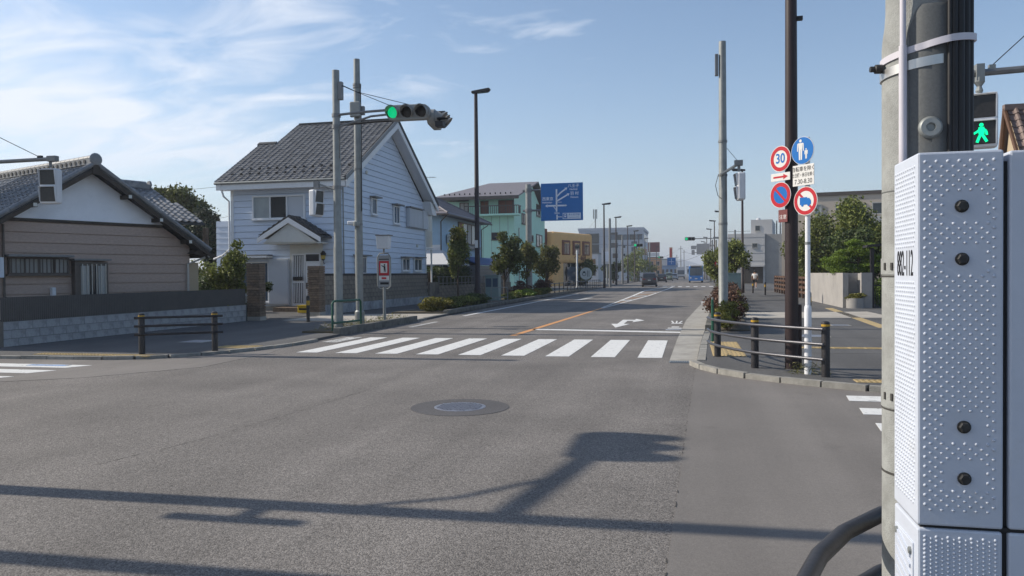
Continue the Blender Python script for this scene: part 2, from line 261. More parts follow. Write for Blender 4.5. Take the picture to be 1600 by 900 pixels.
def text(name, body, size, m, parent, M, ext=0.0015, sx=1.0, align='CENTER', bold=0.0):
    cu = bpy.data.curves.new(name, 'FONT'); cu.body = body; cu.size = size; cu.extrude = ext; cu.align_x = align; cu.align_y = 'CENTER'; cu.offset = bold; cu.resolution_u = 3
    t = bpy.data.objects.new(name+'_tmp', cu); COL.objects.link(t)
    dg = bpy.context.evaluated_depsgraph_get(); me = bpy.data.meshes.new_from_object(t.evaluated_get(dg)); bpy.data.objects.remove(t)
    me.materials.clear(); me.materials.append(MATS[m]); me.transform(M @ Matrix.Diagonal((sx, 1, 1, 1)))
    o = bpy.data.objects.new(name, me); COL.objects.link(o); o.parent = parent; ORG[o.name] = ORG.get(parent.name, (0, 0, 0)); return o
def face_m(x, d, z): return Matrix.Translation((x, d, z)) @ Matrix.Rotation(R(90), 4, 'X')     # text upright on a face looking to local -Y
def struct(o): o['kind'] = 'structure'; return o
def front(y, x=0, z=0): return ((x, y, z), (1, 0), (0, -1))
def right(x, y=0, z=0): return ((x, y, z), (0, 1), (1, 0))
def window(fr, a0, a1, z0, z1, parent, panes=2, fm='trim_white', gm='glass', d=0.07, t=0.06, sill=True, hood=False, barsn=0, mats=None):
    b = MB(); b.fbox(fr, a0, a1, 0, d, z0, z0+t).fbox(fr, a0, a1, 0, d, z1-t, z1).fbox(fr, a0, a0+t, 0, d-.002, z0+t, z1-t).fbox(fr, a1-t, a1, 0, d-.002, z0+t, z1-t)
    w = (a1-a0-2*t)/panes
    for i in range(1, panes): b.fbox(fr, a0+t+w*i-t*.4, a0+t+w*i+t*.4, 0, d-.004, z0+t, z1-t)
    o = b.build('window', fm, parent)
    for i in range(panes):
        MB().fbox(fr, a0+t+w*i, a0+t+w*(i+1), 0, d*.45+.006*(i % 2), z0+t, z1-t).build('pane', mats[i] if mats else gm, o)
    if sill: MB().fbox(fr, a0-.04, a1+.04, 0, d+.05, z0-.05, z0-.002).build('sill', fm, o)
    if hood: MB().fbox(fr, a0-.12, a1+.12, 0, .32, z1+.03, z1+.09).build('hood', hood, o)
    if barsn:
        for i in range(barsn): MB().fbox(fr, a0+(a1-a0)*(i+.5)/barsn-.012, a0+(a1-a0)*(i+.5)/barsn+.012, d+.01, d+.035, z0+.02, z1-.02).build('bar', 'bronze_frame' if barsn > 0 else fm, o)
    return o
def tile_mesh(du, dv, h=0.035, t=0.03, over=1.18):
    xs = [0, .12, .3, .5, .68, .82, 1.0]; zs = [.9, .35, .0, .0, .3, .95, 1.0]
    b = MB(); n = len(xs); v = []
    for (yy, zo) in ((0, t), (dv*over, 0.004)):
        for k in range(n): v.append((xs[k]*du, yy, zs[k]*h+zo))
    for k in range(n): v.append((xs[k]*du, 0.0, zs[k]*h+t-0.028))
    f = [(k, k+1, n+k+1, n+k) for k in range(n-1)]+[(2*n+k, 2*n+k+1, k+1, k) for k in range(n-1)]
    return b.add(v, f)
def tile_roof(mb, O, U, V, du, dv, inside, nu, nv, h=0.035):
    O, U, V = Vector(O), Vector(U).normalized(), Vector(V).normalized(); N_ = U.cross(V).normalized()
    if N_.z < 0: N_ = -N_
    tm = tile_mesh(du, dv, h)
    for j in range(nv):
        for i in range(nu):
            if not inside((i+.5)*du, (j+.5)*dv): continue
            jz = random.uniform(-.004, .004)
            mb.add([O+U*(i*du+p[0])+V*(j*dv+p[1])+N_*(p[2]+jz) for p in tm.v], tm.f)
    return mb
def stones(poly, w, z0, z1, m, parent, L_=0.6, gap=0.008, side=1, name='kerb_stone', ch=0.02):
    # kerb stones laid one after another along a polyline; the stone lies on the given side of the line
    pts = [Vector((p[0], p[1])) for p in poly]; res = []
    seg = []
    for i in range(len(pts)-1):
        n = max(1, int((pts[i+1]-pts[i]).length/0.15)); seg += [pts[i]+(pts[i+1]-pts[i])*k/n for k in range(n)]
    seg.append(pts[-1]); acc = [0]
    for i in range(1, len(seg)): acc.append(acc[-1]+(seg[i]-seg[i-1]).length)
    def at(s_):
        for i in range(1, len(acc)):
            if acc[i] >= s_: f = (s_-acc[i-1])/max(1e-6, acc[i]-acc[i-1]); return seg[i-1]+(seg[i]-seg[i-1])*f
        return seg[-1]
    s_ = 0
    while s_ < acc[-1]-0.05:
        e_ = min(acc[-1], s_+L_); p, q = at(s_+gap), at(e_-gap); d = (q-p)
        if d.length > 0.02:
            d.normalize(); nn = Vector((-d.y, d.x))*side; dz = random.uniform(-.006, .006); c = ch
            prof = [(0, z0), (0, z1-c), (c*.6, z1), (w, z1), (w, z0)]
            b = MB(); n = len(prof)
            v = [(p.x+nn.x*o, p.y+nn.y*o, z+(dz if z > z0 else 0)) for o, z in prof]+[(q.x+nn.x*o, q.y+nn.y*o, z+(dz if z > z0 else 0)) for o, z in prof]
            b.add(v, [tuple(range(n)), tuple(range(n, 2*n))]+[(i, (i+1) % n, n+(i+1) % n, n+i) for i in range(n)])
            b.build(name, m, parent)
        s_ = e_
# ---- foliage
def leaves(name, P, size, m, parent, seed=0, kind=None, flat=0.0, asp=0.55):
    r_ = np.random.default_rng(seed); n = len(P); P = np.asarray(P, float)-np.array(ORG.get(parent.name, (0, 0, 0)) if parent is not None else (0, 0, 0))
    d = r_.normal(size=(n, 3)); d[:, 2] *= (1-flat); d /= np.linalg.norm(d, axis=1)[:, None]
    e_ = r_.normal(size=(n, 3)); e_ -= d*np.sum(d*e_, axis=1)[:, None]; e_ /= np.linalg.norm(e_, axis=1)[:, None]
    s_ = size*(0.6+0.8*r_.random(n))[:, None]
    nrm = np.cross(d, e_)
    v = np.stack([P-d*s_*.5, P+e_*s_*asp*.5+nrm*s_*.12, P+d*s_*.5, P-e_*s_*asp*.5+nrm*s_*.12], axis=1).reshape(-1, 3)
    me = bpy.data.meshes.new(name); me.vertices.add(4*n); me.vertices.foreach_set('co', v.ravel())
    me.loops.add(4*n); me.loops.foreach_set('vertex_index', np.arange(4*n)); me.polygons.add(n); me.polygons.foreach_set('loop_start', np.arange(n)*4)
    me.update(calc_edges=True); me.validate(); me.materials.append(MATS[m])
    o = bpy.data.objects.new(name, me); COL.objects.link(o)
    if parent is not None: o.parent = parent; ORG[o.name] = ORG.get(parent.name, (0, 0, 0))
    if kind: o['kind'] = kind
    return o
def clump_points(c, rad, n, lobes, seed, shell=0.55, lobe_r=0.38, taper=0.0):
    r_ = np.random.default_rng(seed); out = []; cs = []
    while len(cs) < lobes:
        q = r_.uniform(-1, 1, 3)
        if np.linalg.norm(q) > 1: continue
        q = q/np.linalg.norm(q)*(0.35+0.5*r_.random())
        k = 1-taper*(q[2]+1)/2
        cs.append((np.array([q[0]*rad[0]*k, q[1]*rad[1]*k, q[2]*rad[2]]), lobe_r*(0.65+0.7*r_.random())*(1-taper*.4*(q[2]+1)/2)))
    w = np.array([l**2 for _, l in cs]); w /= w.sum(); cnt = r_.multinomial(n, w)
    for (q, l), k in zip(cs, cnt):
        d = r_.normal(size=(k, 3)); d /= np.linalg.norm(d, axis=1)[:, None]
        rr = (shell+(1-shell)*r_.random(k)**.7)[:, None]*(1+.18*r_.normal(size=(k, 1)))
        out.append(q+d*rr*l*np.array([rad[0], rad[1], rad[2]*.75]))
    return np.concatenate(out)+np.array(c), [(np.array(c)+q) for q, _ in cs]
def tree(name, label, base, cz, rad, n, lobes, leaf, m, seed, group=None, tr=0.07, cat='tree', lobe_r=0.38, taper=0.0, dx=0, dy=0, shell=0.55):
    t = thing(name, label, cat, base, 0, group); P, cs = clump_points((base[0]+dx, base[1]+dy, base[2]+cz), rad, n, lobes, seed, lobe_r=lobe_r, taper=taper, shell=shell)
    b = MB(); top = Vector((base[0]+dx, base[1]+dy, base[2]+cz+rad[2]*.4)); bs = Vector(base); mid = bs+(top-bs)*.5+Vector((random.uniform(-.06, .06), random.uniform(-.06, .06), 0))
    b.tube([bs-Vector((0, 0, .05)), bs+(mid-bs)*.5, mid, top], [tr*1.15, tr*.9, tr*.75, tr*.25], 8); b.build('trunk', 'bark', t, smooth=True)
    lb = MB()
    for c in cs[:min(len(cs), 14)]:
        c = Vector(c); f = random.uniform(.35, .9); s0 = bs+(top-bs)*max(.3, min(.92, (c.z-bs.z)/(top.z-bs.z)*f)); lb.tube([s0, s0+(c-s0)*.5+Vector((0, 0, .04)), c], [tr*.45, tr*.3, tr*.12], 5)
    lb.build('limbs', 'bark', t)
    leaves('crown', P, leaf, m, t, seed); return t
def shrub(name, label, base, rad, n, leaf, m, seed, group=None, lobes=14, stems=6, cat='shrub'):
    t = thing(name, label, cat, base, 0, group); P, cs = clump_points((base[0], base[1], base[2]+rad[2]*.95), rad, n, lobes, seed, lobe_r=.42)
    P[:, 2] = np.maximum(P[:, 2], base[2]+.02)
    b = MB()
    for c in cs[:stems]: b.tube([(base[0]+random.uniform(-.2, .2)*rad[0], base[1]+random.uniform(-.2, .2)*rad[1], base[2]-.02), tuple(c)], [.014, .006], 4)
    b.build('stems', 'bark', t); leaves('foliage', P, leaf, m, t, seed); return t
# ================================================================== SETTING
ZP = 0.08                                           # pavement height above the carriageway
RK = [(0.12, 13.8), (0.24, 17.5), (0.40, 21.2), (0.80, 31.0), (1.6, 50), (2.35, 72), (2.9, 95), (3.1, 140), (3.1, 420)]      # right kerb
ARC = [(60, 10.7), (6, 10.75), (3.6, 10.85), (2.49, 11.1), (1.94, 11.42), (1.55, 11.67), (0.97, 12.12), (0.55, 12.65), (0.28, 13.2), (0.12, 13.8)]
LK = [(-9.07, 17.4), (-9.15, 19.1), (-9.23, 25.3), (-9.43, 29.4), (-9.52, 35), (-9.65, 54), (-9.75, 110), (-9.75, 420)]          # left kerb
LARC = [(-60, 12.85), (-13.6, 12.85), (-12.2, 12.92), (-11.0, 13.0), (-10.3, 13.35), (-9.75, 14.1), (-9.3, 15.1), (-9.1, 16.2), (-9.07, 17.4)]
struct(MB().slab([(-900, -200), (900, -200), (900, 2500), (-900, 2500)], -0.30, -0.06).build('ground', 'soil'))
road = struct(MB().slab([(-60, -30), (0.02, -30), (-0.13, 4.1), (-0.06, 7), (0.05, 11.4), (0.12, 13.8)]+[(x+.02, y) for x, y in RK[1:]]+[(-9.8, 420)]+[(x-.02, y) for x, y in LK[::-1]]+[(x, y+.02) for x, y in LARC[::-1][1:]], -0.05, 0.0).build('road', 'road'))
side_road = struct(MB().slab([(0.02, -30), (60, -30), (60, 10.72)]+ARC[1:]+[(0.05, 11.4), (-0.06, 7), (-0.13, 4.1)], -0.05, 0.0035).build('side_road', 'road_smooth'))
struct(MB().slab([(-60, 7.6), (-14, 8.2), (-11.6, 9.2), (-9.6, 10.5), (-8.5, 12.1), (-8.6, 14.5), (-9.1, 16.2)]+[(x, y+.02) for x, y in LARC[::-1][2:]], -0.05, 0.0028).build('side_road_left', 'road_smooth'))
pave_r = struct(MB().slab(ARC+RK[1:]+[(60, 420)], -0.05, ZP).build('pavement_right', 'pavement_asphalt'))
pave_l = struct(MB().slab(LARC+LK[1:]+[(-60, 420)], -0.05, ZP-.02).build('pavement_left', 'pavement_asphalt'))
pave_n = struct(MB().slab([(0.18, -8), (20, -8), (20, 2.9), (0.9, 2.9), (0.4, 2.5), (0.18, 1.9)], -0.05, ZP).build('pavement_near', 'pavement_asphalt'))
pave_n2 = struct(MB().slab([(-30, -8), (-7.7, -8), (-7.7, 4.6), (-8.2, 5.3), (-9, 5.7), (-30, 5.7)], -0.05, ZP).build('pavement_far_side', 'pavement_asphalt'))
stones(ARC[::-1][:8], 0.13, -0.03, ZP+.006, 'kerb', pave_r, 0.6, side=-1)
stones(LARC[1:][::-1], 0.13, -0.03, ZP-.012, 'kerb', pave_l, 0.6, side=1)
stones([(0.12, 13.8), (0.24, 17.5), (0.40, 20.9)], 0.15, -0.03, ZP+.008, 'kerb', pave_r, 0.6, side=-1)
stones([(0.40, 20.9), (0.80, 31.0), (1.6, 50), (2.35, 72)], 0.17, -0.03, ZP+.16, 'kerb_dark', pave_r, 0.9, side=-1)
stones([(-9.14, 19.0), (-9.23, 25.3)], 0.19, -0.03, ZP+.13, 'kerb_dark', pave_l, 0.6, side=1)
stones([(-9.43, 29.4), (-9.52, 35), (-9.65, 54), (-9.70, 78)], 0.19, -0.03, ZP+.13, 'kerb_dark', pave_l, 0.8, side=1)
stones([(-9.23, 25.32), (-9.43, 29.35)], 0.17, -0.03, ZP-.005, 'kerb', pave_l, 0.6, side=1)
# concrete gutter on the right with its grate
gut = MB(); L1 = [(-.36, 14.35), (-.29, 19.1), (-.11, 26.8), (.30, 35.0), (1.1, 50)]; R1 = [(.13, 14.35), (.29, 19.1), (.62, 26.8), (.95, 35), (1.58, 50)]
struct(gut.slab(L1+R1[::-1], -0.02, 0.008).build('gutter', 'concrete'))
gr_ = thing('drain_grate', 'dark steel drain grate where the gutter ends by the kerb', 'drain grate', (-.11, 14.2, 0.004))
MB().box(-.36, .10, 14.02, 14.33, -.02, .006).build('frame', 'galv_dark', gr_)
for i in range(11): MB().box(-.34+i*.04, -.322+i*.04, 14.05, 14.30, .007, .016).build('bar', 'galv', gr_)
# sunlit concrete driveway strip on the left and pale walkway band on the right
struct(MB().slab([(-14.0, 24.6), (-9.4, 24.4), (-9.42, 29.3), (-14.2, 28.6)], ZP-.03, ZP-.014).build('driveway', 'concrete_light'))
struct(MB().slab([(1.9, 27.0), (6.6, 27.4), (6.6, 31.5), (2.0, 30.6)], ZP-.02, ZP+.006).build('crossover', 'concrete_light'))
# ---- painted markings (each one a part of the road)
def mark(poly, m='paint_white', name='marking', parent=road, z=0.005): return MB().slab(poly, z-.004, z).build(name, m, parent)
for i in range(9):
    x = -0.51-i*0.893; sk = 0.0
    mark([(x-.46, 14.80), (x, 14.83), (x, 18.70), (x-.46, 18.68)], name='crosswalk_stripe')
mark([(-8.75, 17.2), (-8.35, 17.2), (-8.35, 18.7), (-8.75, 18.7)], 'paint_worn', 'crosswalk_stripe')
for i, y in enumerate((10.62, 9.68, 8.74, 7.8, 6.86)): mark([(1.93-.03*i, y-.42), (6.2, y-.42), (6.2, y), (1.97-.03*i, y)], name='crosswalk_stripe', parent=side_road, z=.009)
for i, y in enumerate((12.05, 11.28, 10.46, 9.6)):
    mark([(-16, y-.42), (-10.95-.05*i, y-.42), (-10.75-.05*i, y), (-16, y)], name='crosswalk_stripe')
mark([(-12.0, 11.82), (-11.2, 11.85), (-11.15, 12.0), (-12.0, 11.98)], 'paint_blue', 'blue_patch', z=.009)
mark([(-4.45, 21.85), (-.24, 21.10), (-.24, 21.52), (-4.45, 22.28)], name='stop_line')
mark([(-4.62, 19.7), (-4.44, 19.7), (-3.92, 36.0), (-4.06, 36.0)], 'paint_orange', 'centre_line')
mark([(-4.06, 36.02), (-4.0, 36.02), (-3.86, 56), (-3.95, 72), (-2.05, 96), (-2.2, 96), (-4.15, 72), (-4.06, 56)], name='median_line')
mark([(-3.98, 36.02), (-3.90, 36.02), (-2.78, 56), (-2.0, 82), (-1.78, 96), (-1.95, 96), (-2.16, 82), (-2.93, 56)], name='median_line')
for i in range(13):
    y = 37+i*2.9; l = -3.95; r = -3.95+.05*(y-33)-.0
    r = min(r, -2.2)
    if r-l < .12: continue
    mark([(l+.05, y+.9), (l+.05, y), (r-.1, y+1.0), (r-.1, y+1.9)], 'paint_brown' if i % 3 else 'paint_white', 'hatch_bar')
mark([(-8.55, 22.6), (-8.40, 22.6), (-8.42, 25.2), (-8.57, 25.2)], 'paint_worn', 'edge_line')
mark([(-8.72, 29.0), (-8.57, 29.0), (-8.75, 62), (-8.9, 62)], 'paint_white', 'edge_line')
for i in range(4): mark([(-5.2+i*1.0, 95+.0), (-4.7+i*1.0, 95), (-4.7+i*1.0, 98.2), (-5.2+i*1.0, 98.2)], name='crosswalk_stripe')
for i in range(5): mark([(-1.3+i*.9, 92), (-.85+i*.9, 92), (-.85+i*.9, 95.5), (-1.3+i*.9, 95.5)], name='crosswalk_stripe')
mark([(-2.15, 23.0), (-1.86, 24.7), (-2.05, 24.7), (-2.05, 26.3), (-1.84, 26.3), (-1.84, 25.6), (-1.50, 26.6), (-1.84, 27.5), (-1.84, 26.9), (-2.25, 26.9), (-2.25, 24.7), (-2.44, 24.7)], name='turn_arrow')
bk = MB()
for y, x0, x1 in ((22.15, -.66, -.20), (22.75, -.62, -.22), (23.3, -.52, -.30), (25.0, -.56, -.22)): bk.slab([(x0, y), (x1, y), (x1, y+.3), (x0, y+.3)], .001, .005)
for (xa, xb) in ((-.41, -.41), (-.50, -.58), (-.32, -.24)): bk.slab([(xa-.025, 25.31), (xa+.025, 25.31), (xb+.025, 26.4), (xb-.025, 26.4)], .001, .005)
bk.build('lane_symbol', 'paint_white', road)
mark([(.62, 40), (1.0, 40), (1.0, 44.5), (.62, 44.5)], 'paint_worn', 'lane_marking'); mark([(-7.0, 47), (-6.5, 47), (-6.3, 52), (-6.6, 52)], 'paint_worn', 'lane_marking')
# seams and cracks in the carriageway: thin wandering strips
def crack(pts, w, name='asphalt_seam'):
    b = MB(); P = []
    for i in range(len(pts)-1):
        p, q = Vector(pts[i]), Vector(pts[i+1]); n = max(2, int((q-p).length/.09))
        P += [p+(q-p)*k/n+Vector((random.uniform(-.012, .012), random.uniform(-.012, .012))) for k in range(n)]
    for i in range(len(P)-1):
        if random.random() < .12: continue
        d = (P[i+1]-P[i]).normalized(); nn = Vector((-d.y, d.x)); a_, c_ = w*random.uniform(.3, 1), w*random.uniform(.3, 1)
        b.add([(*(P[i]-nn*a_), .003), (*(P[i]+nn*a_), .003), (*(P[i+1]+nn*c_), .003), (*(P[i+1]-nn*c_), .003)], [(0, 1, 2, 3)])
    b.build(name, 'crack', road)
crack([(-5.0, 5.6), (-4.75, 6.6), (-4.55, 8.2), (-4.4, 10.5)], .005)
crack([(-14, 8.2), (-11.6, 9.2), (-9.6, 10.5), (-8.5, 12.1), (-8.6, 14.5)], .010)
e_ = [(-0.13+random.uniform(-.006, .006)+(0 if y < 4.1 else (y-4.1)*.0235), y) for i, y in enumerate(np.arange(2.0, 13.8, .07))]
b = MB()
for i in range(len(e_)-1):
    w = random.uniform(.001, .007)
    if random.random() < .8: continue
    b.add([(e_[i][0]-w, e_[i][1], .0062), (e_[i][0]+.003, e_[i][1], .0062), (e_[i+1][0]+.003, e_[i+1][1], .0062), (e_[i+1][0]-w, e_[i+1][1], .0062)], [(0, 1, 2, 3)])
b.build('asphalt_joint', 'crack', road)
mh = thing('manhole_cover', 'round iron manhole cover in a smooth grey asphalt ring on the carriageway', 'manhole', (-2.73, 8.95, 0))
MB().lathe([(.60, -.02), (.60, .004), (.02, .0045)], (-2.73, 8.95, 0), n=48).build('surround', 'patch', mh)
b = MB().lathe([(.315, -.02), (.315, .006), (.30, .009), (.02, .009)], (-2.73, 8.95, 0), n=40); b.build('lid', 'iron', mh)
b = MB(); 
for i in range(-7, 8):
    for j in range(-7, 8):
        x, y = i*.04, j*.04
        if x*x+y*y < .078 and random.random() < .85:
            h = .018; b.box(-2.73+x-.013, -2.73+x+.013, 8.95+y-.013, 8.95+y+.013, .008, h)
b.build('stud_pattern', 'iron', mh, kind='stuff')
for (x, y, w_, d_, z, l) in ((2.9, 19.5, .6, .6, ZP, 'square steel service cover in the right pavement'), (4.2, 23.5, .45, .45, ZP, 'small square cover in the right pavement near the bollard'), (-11.6, 16.4, .6, .6, ZP-.02, 'square steel cover in the shaded left pavement')):
    t = thing('service_cover', l, 'cover', (x, y, z)); MB().box(x-w_/2-.04, x+w_/2+.04, y-d_/2-.04, y+d_/2+.04, z-.02, z+.003).build('frame', 'concrete', t); MB().box(x-w_/2, x+w_/2, y-d_/2, y+d_/2, z-.01, z+.006).build('lid', 'iron', t)
for y in (15.4, 19.0, 23.2, 26.4): MB().box(1.35, 6.3, y-.006, y+.006, ZP-.01, ZP+.002).build('pavement_joint', 'crack', pave_r)
# ---- tactile paving, tile by tile
def tactile(x0, y0, nx, ny, parent, z, bars='y', s_=.3):
    b = MB().box(0, s_-.006, 0, s_-.006, -.01, .006)
    for k in range(4):
        c = s_*(k+.5)/4
        if bars == 'y': b.box(c-.018, c+.018, .02, s_-.03, .0061, .011)
        elif bars == 'x': b.box(.02, s_-.03, c-.018, c+.018, .0061, .011)
        else:
            for j in range(4): d = s_*(j+.5)/4; b.box(c-.017, c+.017, d-.017, d+.017, .0061, .011)
    me = b.mesh('tactile_tile', 'tactile')
    for i in range(nx):
        for j in range(ny): piece('tactile_tile', me, parent, (x0+i*s_, y0+j*s_, z+random.uniform(-.002, .002)))
tactile(.42, 14.55, 2, 10, pave_r, ZP, 'y'); tactile(-13.1, 13.08, 9, 1, pave_l, ZP-.02, 'd'); tactile(2.25, 11.36, 6, 1, pave_r, ZP, 'd'); tactile(2.2, 16.3, 12, 1, pave_r, ZP, 'x')
b = MB(); me = MB().box(0, .294, 0, .294, -.01, .006).mesh('tactile_tile', 'tactile')
for k in range(40): piece('tactile_tile', me, pave_r, (5.02+.014*k, 22.5+k*.3, ZP))
tactile(-10.2, 14.9, 3, 2, pave_l, ZP-.02, 'd')

# ================================================================== NEAR RIGHT: pole, control box, railing
PX, PY = 0.703, 2.60
np_ = thing('signal_pole', 'thick mottled grey signal pole with cable and conduit right beside the camera', 'pole', (PX, PY, ZP))
MB().lathe([(.114, ZP), (.114, 2.30), (.1115, 2.33), (.106, 2.37), (.1035, 2.41), (.096, 7.5), (.0, 7.52)], (PX, PY, 0), n=40).build('shaft', 'pole_coat', np_, smooth=True)
b = MB()   # rough anti-poster sheet round the front, darkened and widened for the pole's shaded side
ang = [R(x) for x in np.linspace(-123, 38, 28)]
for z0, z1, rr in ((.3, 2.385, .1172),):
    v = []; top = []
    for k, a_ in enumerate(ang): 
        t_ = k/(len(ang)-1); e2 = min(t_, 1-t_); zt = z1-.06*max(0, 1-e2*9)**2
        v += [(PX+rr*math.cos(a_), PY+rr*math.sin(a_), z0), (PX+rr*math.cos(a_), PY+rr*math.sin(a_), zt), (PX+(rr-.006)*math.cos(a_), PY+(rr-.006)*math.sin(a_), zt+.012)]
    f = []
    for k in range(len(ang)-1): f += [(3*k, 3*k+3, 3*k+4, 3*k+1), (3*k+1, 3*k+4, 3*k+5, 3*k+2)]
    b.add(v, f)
b.build('rough_sheet', 'pole_sheet_shade', np_, smooth=True)
b = MB(); v = []; f = []  # dark sheet standing in for shade on the upper pole
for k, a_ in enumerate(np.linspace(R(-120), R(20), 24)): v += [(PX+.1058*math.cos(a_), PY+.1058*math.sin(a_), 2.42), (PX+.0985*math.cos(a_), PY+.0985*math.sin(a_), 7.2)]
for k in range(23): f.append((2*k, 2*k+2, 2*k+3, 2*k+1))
b.add(v, f).build('upper_shade', 'pole_sheet_shade', np_, smooth=True)
ca = R(-129); cx_, cy_ = PX+.128*math.cos(ca), PY+.128*math.sin(ca)
MB().tube([(cx_, cy_, .2), (cx_, cy_, 2.28)], .0112, 14).build('conduit', 'conduit', np_, smooth=True)
MB().tube([(cx_, cy_, 2.278), (cx_+.002, cy_+.004, 6.8)], .0088, 12).build('conduit', 'conduit', np_, smooth=True)
for k, (an, rr) in enumerate(((-38, .0125), (-48, .0130), (-58, .0130), (-67, .0105), (-73, .006))):
    q = R(an); ex = PX+.131*math.cos(q); ey = PY+.131*math.sin(q); MB().tube([(ex, ey, .3), (ex, ey, 7.0)], rr, 12).build('cable', 'rubber', np_, smooth=True)
def ring(r_in, z0, z1, name, m, tilt=0.0, par=None, c=(PX, PY), n=44, a0=0, a1=360):
    v, f = [], []
    for k in range(n+1):
        q = R(a0+(a1-a0)*k/n); cs_, sn_ = math.cos(q), math.sin(q); dz = tilt*cs_; r = r_in(q) if callable(r_in) else r_in
        v += [(c[0]+r*cs_, c[1]+r*sn_, z0+dz), (c[0]+r*cs_, c[1]+r*sn_, z1+dz), (c[0]+(r-.006)*cs_, c[1]+(r-.006)*sn_, z1+dz), (c[0]+(r-.006)*cs_, c[1]+(r-.006)*sn_, z0+dz)]
    for k in range(n):
        o = 4*k
        for j in range(4): f.append((o+j, o+(j+1) % 4, o+4+(j+1) % 4, o+4+j))
    return MB().add(v, f).build(name, m, par or np_, smooth=True)
def strap_r(q):
    d = abs((math.degrees(q)+53+180) % 360-180); return .119+.029*max(0, 1-max(0, d-20)/30)
ring(strap_r, 2.268, 2.288, 'strap', 'conduit', .022, n=88); ring(.1195, 2.215, 2.243, 'strap', 'steel_band', .014, n=88, a0=-230, a1=-78)
ring(.1165, 1.60, 1.65, 'band', 'pole_coat'); ring(.1165, 1.19, 1.25, 'band', 'pole_coat'); ring(.1152, .985, .992, 'seam_ring', 'crack')
ring(.1152, 1.592, 1.597, 'seam_ring', 'crack'); ring(.1152, 1.182, 1.187, 'seam_ring', 'crack'); ring(.1152, 1.853, 1.856, 'seam_ring', 'pole_sheet_shade')
q = R(-172); MB().lathe([(.014, 0), (.014, .02), (.009, .022), (.009, .035)], axis='x', n=10).xf(Matrix.Translation((PX+.121*math.cos(q), PY+.121*math.sin(q), 2.235)) @ Matrix.Rotation(q, 4, 'Z')).build('strap_buckle', 'box_bolt', np_)
q = R(-96); b = MB().lathe([(.031, 0), (.033, .010), (.030, .018), (.026, .022), (.013, .022), (.011, .012), (.0, .012)], axis='x', n=24).xf(Matrix.Translation((PX+.116*math.cos(q), PY+.116*math.sin(q), 2.03)) @ Matrix.Rotation(q, 4, 'Z')); b.build('boss', 'galv', np_, smooth=True)
for z in (1.625, 1.225):
    for an in (-166, -150): q = R(an); MB().box(-.002, .003, -.004, .004, -.011, .011).xf(Matrix.Translation((PX+.1165*math.cos(q), PY+.1165*math.sin(q), z)) @ Matrix.Rotation(q, 4, 'Z')).build('band_slot', 'crack', np_)

BX0, BX1, BY0, BY1 = 0.580, 0.782, 2.190, 2.425
cb = thing('control_box', 'pale grey signal control box covered in raised dots with dark bolts, numbered 882-112', 'control box', (.68, 2.3, .3))
def bx(name, x0, x1, y0, y1, z0, z1, bev, par=cb): return MB().box(x0, x1, y0, y1, z0, z1).build(name, 'box_paint', par, bevel=bev)
up_ = bx('upper_housing', BX0, BX1, BY0, BY1, .944, 1.918, .006); lo_ = bx('lower_housing', BX0+.001, BX1-.001, BY0+.001, BY1, .30, .936, .006)
bx('side_housing', BX1+.014, 1.30, BY0+.004, BY1, .944, 1.915, .006); bx('side_housing', BX1+.014, 1.30, BY0+.005, BY1, .30, .935, .006)
MB().box(BX1-.004, BX1+.018, BY0+.02, BY1-.02, .31, 1.89).build('gasket', 'rubber', cb); MB().box(BX0+.01, 1.29, BY0+.012, BY1-.01, .934, .946).build('gasket', 'rubber', cb)
bolts = [(.684, 1.776), (.685, 1.640), (.690, 1.206), (.691, 1.072)]
def dot(b, p, nrm, r=.0047, h=.0034):
    p = Vector(p); nrm = Vector(nrm); u = Vector((0, 0, 1)); w = nrm.cross(u); v = []
    for rr, hh in ((1.0, 0.0), (.82, .55), (.45, .9)):
        for k in range(8): q = 2*math.pi*k/8; v.append(p+(u*math.cos(q)+w*math.sin(q))*r*rr+nrm*h*hh)
    v.append(p+nrm*h); f = []
    for j in range(2):
        for k in range(8): f.append((j*8+k, j*8+(k+1) % 8, (j+1)*8+(k+1) % 8, (j+1)*8+k))
    for k in range(8): f.append((16+k, 16+(k+1) % 8, 24))
    b.add(v, f)
def free(x, z): return not any((x-bx_ > -.042 and x-bx_ < .052) and (z-bz > -.034 and z-bz < .041) for bx_, bz in bolts)
b = MB(); cs_ = .0268; rs_ = .0124
for j in range(74):
    z = 1.893-j*rs_
    if z < .968: break
    n = 7 if j % 2 == 0 else 6
    for i in range(n):
        x = BX0+.0185+i*cs_+(cs_/2 if j % 2 else 0)
        if x < BX1-.012 and free(x, z): dot(b, (x, BY0, z), (0, -1, 0))
b.build('raised_dots', 'box_paint', up_, kind='stuff', smooth=True)
b = MB()
for j in range(42):
    z = .915-j*.0136*.82
    for i in range(13):
        x = BX0+.0185+i*.0138; zz_ = z-(.0068*.82 if i % 2 else 0); dot(b, (x, BY0+.001, zz_), (0, -1, 0), .0045 if (i % 2 == 0) else .0038, .0034)
b.build('raised_dots', 'box_paint', lo_, kind='stuff', smooth=True)
b = MB()
for j in range(76):
    z = 1.885-j*.0122
    if z < .985: break
    if 1.588 < z < 1.672: continue
    for i in range(10):
        y = BY0+.026+i*.0208+(.0104 if j % 2 else 0)
        if y < BY1-.014: dot(b, (BX0, y, z), (-1, 0, 0), .0048, .0030)
b.build('raised_dots', 'box_paint', up_, kind='stuff', smooth=True)
for x, z in bolts:
    b = MB().lathe([(.0165, 0), (.0165, -.003), (.0135, -.0035)], (x, BY0, z), 'y', 20); b.build('bolt', 'box_bolt', cb, smooth=True)
    MB().lathe([(.0138, -.003), (.0138, -.010), (.011, -.012), (.0, -.012)], (x, BY0, z), 'y', 6).build('bolt_head', 'box_bolt', cb)
